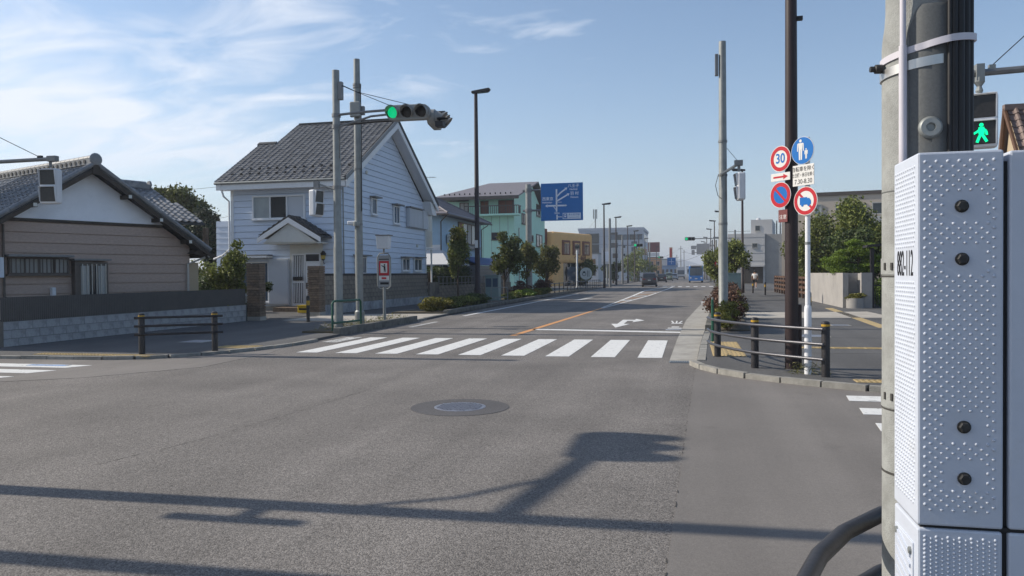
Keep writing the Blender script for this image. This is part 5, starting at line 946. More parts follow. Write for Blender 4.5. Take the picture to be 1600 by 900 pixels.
FR = right(bX+.002); window(FR, 53.0, 57.6, 3.9, 5.45, t, 4, 'bronze_frame', 'glass_pale', .08, .07, True, False, 0, ['arch_brown', 'glass_pale', 'curtain', 'glass_pale']); MB().fbox(FR, 52.6, 57.9, 0, .35, 3.55, 3.75).build('ledge', 'galv_dark', t)
FF = front(bY0-.002); window(FF, -19.2, -17.6, 3.9, 5.2, t, 2); MB().fbox(FF, -18.5, bX, 0, .03, 2.95, 3.65).build('pale_panel', 'trim_white', t)
MB().prism([(-19, bY0-2.2, 2.25), (-14.9, bY0-2.2, 2.25), (-14.9, bY0+2.5, 2.25), (-16.2, bY0+.1, 3.3), (-19, bY0+.1, 3.3)], (0, 0, .06)).build('carport_roof', 'far_white', t)
for i in range(7): MB().box(-18.6+i*.55, -18.3+i*.55, bY0-2.24, bY0-2.2, 2.1, 2.24).build('carport_bracket', 'black', t)
gx = MB().prism([(-16.1, 53, 2.9), (-14.6, 53, 2.3), (-14.6, 62.5, 2.3), (-16.1, 62.5, 2.9)], (0, 0, .08)).build('lean_to_roof', 'blue_panel', t); MB().prism([(-14.62, 53, 2.28), (-14.62, 62.5, 2.28), (-16.1, 62.5, 2.28), (-16.1, 53, 2.28)], (0, 0, -2.3)).build('lean_to_wall', 'galv_dark', t)
for k in range(8): MB().box(-14.60, -14.585, 53.0, 62.5, .3+k*.24, .3+k*.24+.02).build('wall_slat', 'bronze_frame', t)
an = thing('roof_antenna', 'thin television antenna standing on the blue house roof', 'antenna', (-19.3, 55, 7.75)); MB().cyl(-19.3, 55, 7.7, 9.1, .02, n=6).build('mast', 'galv_dark', an); MB().box(-20.1, -18.5, 54.99, 55.01, 8.95, 8.98).build('boom', 'galv_dark', an)
for i in range(7): MB().box(-20.0+i*.23, -19.985+i*.23, 54.6, 55.4, 8.96, 8.975).build('element', 'galv_dark', an)
# ---- mint green house
t = thing('green_house', 'three-storey mint green house with grey roof and brown balcony', 'house', (-20, 77, 0)); gX, gY0, gY1 = -16.0, 70.4, 86.1
MB().prism([(gX, gY0, -.05), (gX, gY1, -.05), (gX, gY1, 7.9), (gX, 79, 10.9), (gX, gY0, 8.95)], (-4.4, 0, 0)).build('wall', 'mint_wall', t); MB().box(-23.2, gX-4.4, gY0, gY1-.5, -.05, 8.6).build('wall', 'mint_wall', t)
rf = MB().add([(-23.6, 69.2, 8.95), (gX+.7, 69.2, 8.95), (gX+.7, 79, 11.3), (-20.6, 79, 11.3), (-23.6, 69.2, 8.8), (gX+.7, 69.2, 8.8), (gX+.7, 79, 11.15), (-20.6, 79, 11.15), (gX+.7, 86.9, 8.2), (-23.6, 86.9, 8.2), (gX+.7, 86.9, 8.05)], [(0, 1, 2, 3), (4, 7, 6, 5), (0, 4, 5, 1), (1, 5, 6, 2), (2, 8, 9, 3), (2, 6, 10, 8), (0, 3, 9)]).build('roof', 'roof_purple', t)
for i in range(14): MB().box(-22.8+i*.5, -22.7+i*.5, 70.2, 70.3, 9.2, 9.36).build('snow_stop', 'black', rf)
MB().box(-23.7, gX+.75, 69.05, 69.18, 8.62, 8.9).build('gutter', 'bronze_frame', t); MB().box(gX+.05, gX+.12, 69.9, 69.98, 7.3, 8.7).build('downpipe', 'bronze_frame', t)
F = front(gY0-.003)
for x in np.arange(-23, -16.2, .8): MB().fbox(F, x, x+.03, 0, .012, .3, 7.2).build('panel_joint', 'cabinet', t)
for (a0, a1, z0, z1, m) in ((-21.3, -20.4, 7.6, 8.5, 'curtain'), (-19.25, -18.45, 7.3, 8.6, 'arch_brown'), (-17.5, -16.05, 7.3, 8.62, 'arch_brown')): window(F, a0, a1, z0, z1, t, 2, 'bronze_frame', m, .08, .08, False)
window(F, -18.2, -17.4, 4.9, 5.6, t, 1, 'bronze_frame', 'glass')
bl = MB().box(-20.5, -15.3, 69.2, gY0-.01, 7.12, 7.28).build('balcony', 'mint_wall', t)
for i in range(27): MB().box(-20.45+i*.19, -20.41+i*.19, 69.22, 69.26, 7.28, 8.0).build('baluster', 'bronze_frame', bl)
MB().box(-20.5, -15.3, 69.2, 69.28, 7.98, 8.06).build('handrail', 'bronze_frame', bl); MB().box(-15.38, -15.3, 69.28, gY0-.02, 7.98, 8.06).build('handrail', 'bronze_frame', bl)
for i in range(5): MB().box(-15.36, -15.32, 69.4+i*.2, 69.44+i*.2, 7.28, 7.98).build('baluster', 'bronze_frame', bl)
FR = right(gX+.003)
for (a0, a1, z0, z1) in ((73.7, 75.3, 6.6, 7.65), (81.2, 83.2, 7.9, 9.2), (81.0, 84.2, 4.6, 5.95), (73.5, 75.0, 3.5, 4.5), (78, 79.2, 5.0, 5.7)): window(FR, a0, a1, z0, z1, t, 2, 'bronze_frame', 'glass', .09, .1, True)
MB().tube([(gX+.06, 72.3, 6.1), (gX+.06, 72.3, 1)], .05, 6).build('downpipe', 'alum', t)
# ---- orange building, turned a little from the road
P0 = Vector((-17.1, 97.5)); dU = Vector((.358, .934)); dN = Vector((.934, -.358)); FO = ((P0.x, P0.y, 0), (dU.x, dU.y), (dN.x, dN.y))
t = thing('orange_building', 'two-storey ochre orange shop building with brown arched window surrounds', 'building', (P0.x, P0.y, 0))
MB().fbox(FO, .3, 11.0, -9, 0, 3.1, 7.15).build('upper_wall', 'orange_wall', t, bevel=.35); MB().fbox(FO, .2, 3.0, -8.9, -.15, -.05, 3.12).build('wall', 'orange_wall', t); MB().fbox(FO, 3.0, 10.8, -8.9, -.9, -.05, 3.1).build('shop_front', 'glass', t)
MB().fbox(FO, -.65, .35, -7.5, -1, -.05, 7.5).build('side_tower', 'arch_brown', t)
for i, a0 in enumerate((2.35, 5.15, 7.85)):
    w = MB().fbox(FO, a0, a0+2.1, -.1, .14, 4.15, 6.1); w = w.build('window_surround', 'arch_brown', t, bevel=.12); MB().fbox(FO, a0+.45, a0+1.65, .10, .145, 4.3, 5.7).build('pane', 'glass', w); MB().fbox(FO, a0+1.0, a0+1.1, .14, .16, 4.3, 5.7).build('mullion', 'black', w); MB().fbox(FO, a0+.42, a0+1.68, .12, .17, 5.68, 5.78).build('lintel', 'orange_wall', w)
for i, c in enumerate('イ-一休食堂'): pass
MW = Matrix.Translation((-P0.x, -P0.y, 0)) @ Matrix.Translation((P0.x+dU.x*7.2+dN.x*.02, P0.y+dU.y*7.2+dN.y*.02, 3.75)) @ Matrix.Rotation(math.atan2(dU.y, dU.x), 4, 'Z') @ Matrix.Rotation(R(90), 4, 'X'); text('shop_lettering', 'イト-歯科', .8, 'arch_brown', t, MW, .03, 1.0)['kind'] = 'stuff'
for a0 in (4.2, 6.0, 8.0, 9.8): MB().fbox(FO, a0, a0+.12, -.9, -.8, 0, 3.05).build('shop_mullion', 'alum', t)
MB().fbox(FO, 5.1, 8.6, -.8, -.78, .7, 2.6).build('shop_pane', 'glass_blue', t)
def ac_unit(x, y, z, label, rz=0):
    t = thing('air_conditioner', label, 'air conditioner', (x, y, z), rz); MB().box(-.4, .4, -.15, .15, 0, .6).build('case', 'trim_cream', t, local=True, bevel=.02); MB().lathe([(.24, 0), (.24, -.012), (.05, -.012)], (-.1, -.15, .3), 'y', 20).build('fan_grille', 'galv_dark', t, local=True)
ac_unit(-21.9, 69.9, 7.3, 'air conditioner on the mint green house balcony end'); ac_unit(-15.98, 50.6, 3.8, 'air conditioner under the eave of the blue house', R(90)); ac_unit(-15.75, 76.5, 3.0, 'air conditioner on the side of the mint green house', R(90))
# ---- white office block
t = thing('office_block', 'white office block with dark window bays and a roof mast', 'building', (-18, 185, 0)); oY = 178.0
MB().box(-25, -10.2, oY, oY+20, -.05, 11.6).build('wall', 'office_wall', t); MB().box(-25.2, -10.0, oY-.1, oY+20.2, 11.6, 12.2).build('parapet', 'office_wall', t)
F = front(oY-.01)
for k in range(3): MB().fbox(F, -23.6, -20.3, 0, .06, 3.6+k*2.5, 5.95+k*2.5).build('window', 'glass', t)
for k in range(8): MB().fbox(F, -17.7, -16.0, 0, .06, 1.6+k*1.2, 2.7+k*1.2).build('window', 'glass' if k % 2 else 'glass_pale', t)
for k in range(5): MB().fbox(F, -17.7+k*1.48, -16.35+k*1.48, 0, .065, 9.4, 10.6).build('window', 'glass' if k % 2 else 'glass_blue', t)
for k in range(4): MB().fbox(F, -14.9, -14.3, 0, .06, 1.8+k*1.9, 2.4+k*1.9).build('window', 'glass', t); MB().fbox(F, -12.9, -11.6, 0, .06, 4.2+k*1.3, 5.1+k*1.3).build('window', 'glass_blue', t)
for k in range(6): MB().box(-25, -10.2, oY-.03, oY, 1.2+k*1.8, 1.23+k*1.8).build('panel_joint', 'galv_dark', t)
FR = right(-10.19)
for k in range(3): MB().fbox(FR, oY+2+k*5, oY+5.5+k*5, 0, .06, 9.2, 10.8).build('window', 'glass', t); MB().fbox(FR, oY+2+k*5, oY+5.5+k*5, 0, .06, 6, 7.6).build('window', 'glass', t)
ms = MB().cyl(-21.5, oY+3, 12.1, 16.6, .14, n=8).build('roof_mast', 'galv_dark', t)
for x in (-21.9, -21.5, -21.15): MB().box(x-.1, x+.1, oY+2.8, oY+3.1, 14.6, 16.8).build('antenna_panel', 'galv', ms)
MB().tube([(-23.2, oY+3, 12.2), (-21.5, oY+3, 14.2)], .03, 5).build('guy_wire', 'galv_dark', ms)
# ---- far buildings beyond
def block(name, label, x0, x1, y0, y1, h, m, rows=2, cols=3, gm='glass', extra=None, z0=-.05):
    t = thing(name, label, 'building', ((x0+x1)/2, (y0+y1)/2, 0)); MB().box(x0, x1, y0, y1, z0, h).build('wall', m, t); MB().box(x0-.1, x1+.1, y0-.1, y1+.1, h, h+.25).build('parapet', 'galv_dark', t); F = front(y0-.01)
    for r_ in range(rows):
        for c in range(cols): w = (x1-x0)/cols; window(F, x0+w*(c+.2), x0+w*(c+.8), 1.2+r_*(h-1)/rows, 1.2+r_*(h-1)/rows+(h-1)/rows*.5, t, 2, 'alum', gm, .06, .08, False)
    return t
block('small_house', 'low white building with grey roof between the orange building and office', -22, -17.3, 150, 158, 5.5, 'far_white', 2, 2)
t = block('far_shop', 'distant orange shop with a dark red billboard on its roof', -14.2, -8.6, 243, 255, 6.5, 'far_orange', 2, 3); MB().box(-14.0, -8.9, 243, 243.6, 8.2, 11.3).build('billboard', 'red_panel', t)
for x in (-13, -10): MB().box(x-.1, x+.1, 243.2, 243.4, 6.5, 8.3).build('billboard_leg', 'galv_dark', t)
MB().box(-14, -9, 242.9, 243.0, 6.9, 8.0).build('shop_sign', 'far_white', t)
t = block('far_store', 'distant blue and white store with an orange tower sign', -9.2, -3.8, 262, 272, 4.6, 'far_blue', 1, 4); MB().box(-9, -3.8, 261.6, 262, 4.2, 5.6).build('white_band', 'far_white', t); MB().box(-6.4, -5.4, 261, 261.6, 5.5, 10.2).build('tower_sign', 'far_orange', t); MB().box(-6.2, -5.6, 260.9, 260.99, 7.0, 9.8).build('tower_sign_stripe', 'sign_red', t)
block('far_house', 'pale bluish low building closing the view at the end of the road', -1.5, 5.5, 420, 430, 5.0, 'far_white', 1, 3); block('far_house', 'small far grey building left of the road end', -14, -8, 330, 345, 7.5, 'grey_wall', 2, 2)
# mountains, faint
hv, hf = [], []
for i in range(60):
    x = -900+i*35; h = 20+16*math.sin(i*.55)+10*math.sin(i*1.3+1); hv += [(x, 2300, -5), (x, 2330, max(6, h))]
for i in range(59): hf.append((2*i, 2*i+2, 2*i+3, 2*i+1))
struct(MB().add(hv, hf).build('hills', 'mountain'))
# ---- right-hand side buildings
t = thing('beige_apartments', 'beige tiled flat-roofed building behind the garden trees', 'building', (12, 60, 0), R(-8))
MB().box(8.75, 22, 60, 75, -.05, 7.2).build('wall', 'beige_tile', t); MB().box(6.7, 8.74, 60.6, 66, -.05, 5.95).build('low_wing', 'beige_tile', t); MB().box(8.65, 22.1, 59.9, 75.1, 7.2, 7.45).build('parapet', 'bronze_frame', t)
F = front(59.99); window(F, 10.4, 12.5, 5.45, 6.55, t, 2, 'alum', 'glass_blue', .07, .08, False, False, 0, ['glass', 'glass_blue']); window(F, 12.85, 14.4, 5.7, 6.6, t, 1, 'alum', 'glass', .07, .08, False); window(F, 9.0, 9.5, 5.5, 6.6, t, 1, 'alum', 'glass_pale', .07, .06, False)
MB().box(11.1, 16, 58.6, 59.98, 3.4, 5.5).build('balcony', 'grey_wall', t); MB().tube([(12.1, 59.7, 6.95), (12.3, 59.7, 6.9)], .08, 6).build('camera_unit', 'black', t)
t = thing('grey_building', 'light grey concrete building with a stair tower at the far right', 'building', (8, 112, 0), R(-8))
MB().box(5.3, 10.25, 112, 130, -.05, 7.05).build('wall', 'grey_wall', t); MB().box(8.35, 11.2, 113, 124, -.05, 9.0).build('stair_tower', 'grey_wall', t); MB().box(10.25, 13, 112.3, 128, -.05, 6.9).build('side_wall', 'wall_grey', t)
F = front(111.99)
for (a0, a1, z0, z1) in ((8.55, 9.3, 5.0, 5.7), (6.1, 7.4, 4.9, 5.6), (5.6, 6.3, 2.6, 3.4)): window(F, a0, a1, z0, z1, t, 1, 'alum', 'glass', .06, .06, True)
window(front(112.99), 8.9, 9.6, 7.4, 8.2, t, 1, 'alum', 'glass'); MB().fbox(F, 7.3, 10.0, 0, .06, .1, 2.4).build('garage_opening', 'wood_dark', t); MB().fbox(F, 7.1, 10.2, 0, .5, 2.42, 2.62).build('canopy', 'grey_wall', t)
for k in range(6): MB().box(5.3, 10.25, 111.97, 111.995, 1.0+k*1.1, 1.02+k*1.1).build('panel_joint', 'galv_dark', t)
MB().tube([(5.3, 112.2, 7.4), (8.3, 112.2, 7.4)], .03, 5).build('roof_rail', 'galv_dark', t); MB().lathe([(.35, 9.0), (.25, 9.25), (0, 9.32)], (9.3, 114, 0), n=12).build('roof_vent', 'far_white', t)
for x in (11.6, 12.1): MB().tube([(x, 118, 6.9), (x, 118, 9.1)], .1, 6).build('antenna_mast', 'galv_dark', t)
t = thing('tiled_house', 'house with brown pantile roof and cream gable peeping in at the right edge', 'house', (9.5, 20, 0))
MB().prism([(7.45, 19.5, -.05), (7.45, 21.0, -.05), (7.45, 21.0, 3.5), (7.45, 20.5, 5.3), (7.45, 19.5, 3.75)], (6, 0, 0)).build('wall', 'cream_wall', t)
b = MB(); tile_roof(b, (7.34, 19.2, 3.42), (1, 0, 0), (0, .54, .84), .22, .2, lambda u, v: True, 24, 12, .06); b.build('roof_tiles', 'tile_brown', t, kind='stuff'); MB().tube([(7.32, 19.2, 3.40), (7.32, 20.5, 5.43)], .05, 6).build('verge', 'wood_brown', t); MB().tube([(7.32, 20.5, 5.43), (7.36, 21.05, 3.4)], .045, 6).build('verge', 'wood_brown', t); MB().prism([(7.3, 20.5, 5.42), (7.3, 21.1, 3.4), (13, 21.1, 3.4), (13, 20.5, 5.42)], (0, .06, .03)).build('rear_roof', 'tile_brown', t); MB().box(7.3, 13, 20.42, 20.58, 5.40, 5.54).build('ridge', 'tile_brown', t)
# garden wall, planter, gate, fence on the right
t = thing('garden_wall', 'smooth pale grey garden wall on the right with a low round planter', 'wall', (6.4, 35, ZP))
MB().box(6.33, 6.55, 34.8, 44, -.05, 1.56).build('wall', 'wall_grey', t); MB().box(6.555, 7.02, 35.3, 35.5, -.05, 1.55).build('return_wall', 'wall_grey', t); MB().box(7.0, 7.42, 34.5, 34.75, -.05, 1.56).build('gate_pier', 'wall_grey', t); MB().box(7.02, 7.06, 34.7, 35.35, -.05, 1.54).build('return_wall', 'wall_grey', t)
pl = MB().lathe([(.34, -.05), (.34, .50), (.30, .50), (.29, .42)], (6.76, 34.55, 0), n=24).build('planter', 'wall_grey', t, smooth=True); MB().box(6.76, 7.0, 34.3, 34.8, -.05, .49).build('planter_block', 'wall_grey', t)
MB().box(7.42, 7.56, 34.8, 34.95, -.05, 2.6).build('gate_post', 'dark_post', t); MB().prism([(7.25, 34.6, 2.72), (9.5, 34.6, 2.95), (9.5, 34.6, 2.83), (7.25, 34.6, 2.62)], (0, .9, 0)).build('gate_canopy', 'dark_post', t)
for i in range(12): MB().box(7.6+i*.11, 7.62+i*.11, 34.85, 34.87, .1, 1.0).build('gate_bar', 'dark_post', t)
MB().box(7.58, 9.0, 34.84, 34.88, 1.0, 1.05).build('gate_rail', 'dark_post', t)
t = thing('wooden_fence', 'brown timber post and rail fence beyond the grey garden wall', 'fence', (6.5, 46, ZP))
for k in range(13): MB().box(6.40, 6.52, 44.3+k*1.5, 44.45+k*1.5, 0, 1.35).build('post', 'wood_brown', t)
for z in (.35, .65, .95, 1.22): MB().box(6.42, 6.49, 44.1, 62.6, z, z+.13).build('rail', 'wood_brown', t)
# ---- roadside cabinet, hoops and pedestrian fence on the left
t = thing('utility_cabinet', 'pale green utility cabinet behind the left hedge', 'cabinet', (-11.3, 43.7, ZP)); MB().box(-11.65, -10.85, 43.5, 44.1, ZP, 1.55).build('body', 'cabinet', t, bevel=.02); MB().box(-11.60, -11.28, 43.48, 43.5, .9, 1.4).build('door', 'glass_blue', t); MB().box(-11.2, -10.9, 43.48, 43.5, .9, 1.4).build('door', 'glass_blue', t); MB().box(-11.7, -10.8, 43.45, 44.15, 1.552, 1.60).build('lid', 'cabinet', t)
t = thing('hoop_railing', 'short pale pipe railing beside the utility cabinet', 'railing', (-10.3, 41, ZP)); MB().tube([(-10.7, 41.2, 0), (-10.7, 41.2, .9), (-9.95, 42.0, .9), (-9.95, 42.0, 0)], .03, 8).build('hoop', 'galv', t); MB().tube([(-10.7, 41.2, .35), (-9.95, 42.0, .35)], .025, 6).build('cross_rail', 'galv', t)
t = thing('pedestrian_fence', 'dark pipe fence along the kerb in front of the orange building', 'railing', (-10.2, 64, ZP))
fp = [(-10.05, 56), (-10.0, 62), (-10.0, 70), (-10.1, 80), (-10.2, 90), (-11.5, 92)]
for a_, c_ in zip(fp, fp[1:]):
    n = max(1, int(math.hypot(c_[0]-a_[0], c_[1]-a_[1])/2))
    for k in range(n): x, y = a_[0]+(c_[0]-a_[0])*k/n, a_[1]+(c_[1]-a_[1])*k/n; MB().cyl(x, y, 0, .95, .035, n=8).build('post', 'dark_post', t)
for z in (.9, .35): MB().tube([(x, y, z) for x, y in fp], .028, 6).build('rail', 'rail_metal', t)
t = thing('round_sign', 'round white advertising board with a drawn face near the orange building', 'sign', (-11.3, 86, ZP)); MB().cyl(-11.3, 86, 0, 1.2, .05, n=8).build('post', 'galv_dark', t); MB().lathe([(.68, 0), (.68, -.08), (0, -.08)], (-11.3, 86, 1.65), 'y', 28).build('board', 'sign_white', t); b = MB(); ringy(b, .17, .22, 85.915, 20, (-11.5, 1.6), .006); b.box(-11.62, -11.38, 85.905, 85.915, 1.72, 1.90); b.box(-11.15, -11.1, 85.905, 85.915, 1.3, 2.0); b.box(-10.98, -10.93, 85.905, 85.915, 1.3, 2.0); b.build('drawing', 'ink', t)
t = thing('white_post', 'slim white post standing by the orange shop front', 'post', (-12.4, 84, ZP)); MB().cyl(-12.6, 88, 0, 4.2, .10, n=8).build('shaft', 'white_pole', t); MB().lathe([(.12, 4.2), (0, 4.4)], (-12.6, 88, 0), n=8).build('tip', 'white_pole', t)
t = thing('shop_sign', 'white upright shop sign on a post between orange building and office', 'sign', (-13, 125, ZP)); MB().cyl(-13, 125, 0, 5, .15, n=8).build('post', 'galv', t); MB().box(-13.9, -12.1, 124.8, 125.1, 3.2, 5.8).build('board', 'far_white', t); MB().box(-13.6, -12.4, 124.76, 124.79, 3.6, 5.2).build('print', 'sign_pale', t)
# grey pole near first far lamp
for (x, y, h, l) in ((-9.2, 92, 8.2, 'grey steel pole right beside the lamp at the orange building'), (-9.9, 118, 7.5, 'pale concrete pole in front of the white office'), (-7.4, 150, 7.6, 'grey pole holding a far signal beside the parked traffic')):
    t = thing('utility_pole', l, 'pole', (x, y, ZP)); MB().lathe([(.17, 0), (.13, h), (0, h+.02)], (x, y, 0), n=12).build('shaft', 'galv_dark' if x < -9 else 'galv', t, smooth=True); MB().lathe([(.18, h*.7), (.18, h*.7+.1)], (x, y, 0), n=12).build('clamp', 'galv_dark', t)
# far signals
def far_signal(x, y, z, px_, label, side):
    t = thing('signal_pole', label, 'traffic light', (px_, y, ZP)); MB().lathe([(.15, 0), (.11, z+1), (0, z+1.02)], (px_, y, 0), n=10).build('shaft', 'galv_dark', t); MB().tube([(px_, y, z), (x, y, z)], .06, 6).build('arm', 'galv_dark', t)
    h = MB().box(x-.64, x+.64, y-.12, y+.12, z-.23, z+.23).build('signal_head', 'galv_dark', t, bevel=.1)
    for i, c in enumerate((-.42, 0, .42)): MB().lathe([(.17, 0), (.17, -.02), (0, -.03)], (x+c, y-.13, z), 'y', 16).build('lens', 'lens_green' if i == 0 else 'lens_off', h); MB().lathe([(.185, 0), (.185, -.12), (.18, -.12), (.18, 0)], (x+c, y-.13, z), 'y', 16).build('visor', 'black', h)
far_signal(.1, 100, 5.95, 5.6, 'far green traffic light on a long arm from the right', -1); far_signal(-7.0, 110, 5.62, -10.1, 'far green traffic light on the left in front of the white office', 1); far_signal(-6.7, 190, 5.5, -9.9, 'most distant green traffic light on the left, beyond the office', 1)
t = thing('sign_gantry', 'grey back of a large road sign on a post at the far right', 'road sign', (3.9, 130, ZP)); MB().lathe([(.2, 0), (.16, 7), (0, 7.02)], (4.3, 130, 0), n=10).build('post', 'galv', t)
for z in (5.0, 6.0): MB().tube([(4.3, 130, z), (.6, 130, z)], .07, 6).build('arm', 'galv', t)
MB().box(1.2, 3.3, 129.8, 129.9, 4.65, 6.4).build('panel', 'sign_grey', t); MB().box(.3, 1.15, 129.8, 129.9, 5.5, 6.1).build('panel', 'sign_grey', t); MB().box(.4, .9, 129.8, 129.9, 4.6, 5.4).build('panel', 'sign_grey', t)
t = thing('direction_sign', 'small distant blue direction sign over the left lane', 'road sign', (-5.9, 180, ZP)); MB().cyl(-9.4, 180, 0, 5.8, .15, n=8).build('post', 'galv', t); MB().tube([(-9.4, 180, 4.8), (-4, 180, 4.8)], .06, 6).build('arm', 'galv', t); pn2 = MB().box(-4.9, -3.0, 179.8, 179.86, 3.4, 5.2).build('panel', 'guide_blue', t); MB().box(-4.0, -3.9, 179.78, 179.8, 3.7, 4.9).build('route_line', 'sign_pale', pn2); MB().box(-4.6, -3.3, 179.78, 179.8, 4.2, 4.3).build('route_line', 'sign_pale', pn2)
t = thing('no_entry_sign', 'small red and white round sign low beside the right-hand signal pole', 'road sign', (3.0, 60, ZP)); MB().cyl(2.05, 56, 0, 2.3, .03, n=8).build('post', 'galv', t); MB().lathe([(.3, 0), (.3, -.01), (0, -.01)], (2.05, 55.96, 2.25), 'y', 24).build('disc', 'sign_red', t); MB().box(1.85, 2.25, 55.94, 55.95, 2.2, 2.3).build('white_bar', 'sign_white', t)
t = thing('utility_cabinet', 'pale grey-green cabinet among the shrubs behind the right signal pole', 'cabinet', (2.4, 44, ZP)); MB().box(2.0, 2.75, 43.6, 44.3, 0, 1.55).build('body', 'cabinet', t, bevel=.02); MB().box(1.97, 2.78, 43.57, 44.33, 1.552, 1.60).build('lid', 'cabinet', t)
# distant utility poles and wires
for i, (x, y, h) in enumerate(((-3.4, 330, 13), (-2.2, 350, 12), (-5.5, 360, 10), (4.6, 230, 10.5), (4.7, 165, 8.5), (5.0, 260, 9.5), (4.4, 118, 8))):
    t = thing('utility_pole', ('far utility pole, tallest at the end of the road', 'far utility pole beside the tallest one', 'low far utility pole left of the tall pair', 'far utility pole behind the grey sign', 'far grey pole below the grey sign', 'most distant utility pole on the right', 'grey pole next to the far right lamps')[i], 'pole', (x, y, ZP)); MB().lathe([(.22, 0), (.14, h), (0, h+.02)], (x, y, 0), n=8).build('shaft', 'galv_dark', t); MB().box(x-.9, x+.9, y-.06, y+.06, h-1.2, h-1.05).build('crossarm', 'galv_dark', t)
def wire(label, pts, r=.012):
    P = []
    for (p, q) in zip(pts, pts[1:]):
        p, q = Vector(p), Vector(q); sag = (q-p).length*.015
        P += [p+(q-p)*k/10-Vector((0, 0, 4*sag*(k/10)*(1-k/10))) for k in range(11)]
    tag(MB().tube(P, r, 4).build('overhead_wire', 'rubber'), label, 'wire', 'overhead wires')
wire('thin wire crossing behind the bungalow roof towards the white house', [(-60, 52, 8.2), (-20.9, 45, 8.3)]); wire('lower thin wire reaching the white house from the left', [(-60, 58, 5.3), (-21.2, 36, 5.2)], .010); wire('distant wires strung across the far end of the road', [(-9.4, 300, 8), (-3.4, 330, 12.2), (4.7, 165, 8.3)], .04); wire('distant lower wire over the far end of the road', [(-9.4, 300, 6), (4.6, 230, 7.5)], .04)
# ================================================================== VEGETATION
tree('street_tree', 'slim street tree with its top coloured as sunlit in front of the blue house', (-13.7, 44.8, ZP), 2.9, (.85, .85, 1.8), 4200, 22, .15, 'leaf_mid', 11, 'street trees in the left planting strip', .06, lobe_r=.36, taper=.35)
leaves('sun_painted_tips', clump_points((-13.75, 44.8, 4.1), (.7, .7, .6), 1200, 8, 5)[0], .14, 'leaf_yellow', bpy.data.objects['street_tree'], 5)  # yellow leaves paint sunlight onto the crown top
tree('street_tree', 'dark leafy street tree before the mint green house', (-11.2, 46.5, ZP), 2.75, (1.1, 1.05, 1.65), 4300, 20, .18, 'leaf_mid', 12, 'street trees in the left planting strip', .075, lobe_r=.36)
tree('street_tree', 'small olive street tree growing at the direction sign pole', (-11.1, 52.8, ZP), 2.6, (.85, .85, 1.45), 2900, 16, .17, 'leaf_olive', 13, 'street trees in the left planting strip', .06, lobe_r=.36, taper=.2)
tree('street_tree', 'bushy dark street tree between the direction sign and orange building', (-11.1, 60.5, ZP), 2.7, (1.25, 1.2, 1.8), 4800, 24, .19, 'leaf_olive', 14, 'street trees in the left planting strip', .07, lobe_r=.36, taper=.4)
for i, (x, y, r_, h, m, l) in enumerate(((-13.2, 106, 1.8, 2.6, 'leaf_mid', 'round tree behind the round white advertising board'), (-11.5, 128, 2.0, 2.5, 'leaf_dark', 'dark tree low in front of the white office'), (-9.0, 150, 3.2, 4.4, 'leaf_mid', 'large round tree at the right end of the white office'), (-10.8, 205, 3.2, 3.2, 'leaf_dark', 'dark tree beyond the office'), (-11.5, 225, 3.0, 2.6, 'leaf_dark', 'far dark tree below the red billboard'))):
    tree('roadside_tree', l, (x-.8, y, ZP), h*.75, (r_, r_, h*.72), 3200, 16, .34, m, 30+i, 'trees beyond the orange building', .12)
tree('garden_tree', 'broad tree with feathery foliage behind the bungalow', (-34.2, 46, 0), 6.1, (2.6, 2.2, 2.4), 10000, 26, .24, 'leaf_mid', 21, None, .14, lobe_r=.34); tree('garden_tree', 'dark pine-like tree between bungalow and white house', (-26.6, 39, 0), 4.0, (1.6, 1.5, 2.1), 6500, 22, .20, 'leaf_pine', 22, None, .12, lobe_r=.34, taper=.5)
tree('garden_tree', 'small open-branched garden tree beside the bungalow downpipe', (-16.6, 25.3, 0), 2.0, (.95, .9, 1.05), 3600, 16, .12, 'leaf_mid', 23, None, .055, lobe_r=.36); shrub('topiary_ball', 'clipped round topiary ball above the corrugated fence', (-16.1, 26.8, .95), (.36, .36, .28), 2600, .06, 'leaf_dark', 24, None, 10); shrub('garden_shrub', 'low garden shrub beside the topiary ball', (-16.4, 25.8, .95), (.35, .4, .18), 1300, .08, 'leaf_olive', 25)
shrub('garden_shrub', 'low plants poking over the low block wall end', (-15.6, 23.4, .5), (.3, .9, .12), 500, .08, 'leaf_yellow', 26)
for i, (x, y, rx_, m) in enumerate(((-10.35, 30.6, .85, 'leaf_yellow'), (-10.6, 33.0, 1.1, 'leaf_mid'), (-10.6, 35.2, 1.1, 'leaf_mid'), (-10.7, 37.8, 1.2, 'leaf_dark'), (-10.6, 46, 1.0, 'leaf_mid'), (-10.5, 49, 1.0, 'leaf_bright'), (-10.6, 52, 1.0, 'leaf_yellow'), (-10.6, 55.5, 1.0, 'leaf_mid'))):
    shrub('hedge_shrub', ('yellow-green shrub at the tip of the planting strip', 'low hedge shrub second from the strip tip', 'low hedge shrub third from the strip tip', 'dark shrub at the foot of the tall lamp', 'green hedge shrub past the utility cabinet', 'bright green shrub before the direction sign pole', 'yellow-green shrub at the direction sign pole foot', 'shrub beyond the direction sign pole')[i], (x, y, ZP), (.72, rx_, .30), 3000, .10, m, 40+i, 'shrubs in the left planting strip', 16)
for i, (x, y) in enumerate(((-11.0, 50.2), (-10.9, 57.5))): shrub('reddish_shrub', ('reddish brown bush left of the direction sign pole', 'reddish twiggy bush right of the direction sign pole')[i], (x, y, ZP), (.8, .9, .62), 2200, .12, 'leaf_red', 50+i, None, 14)
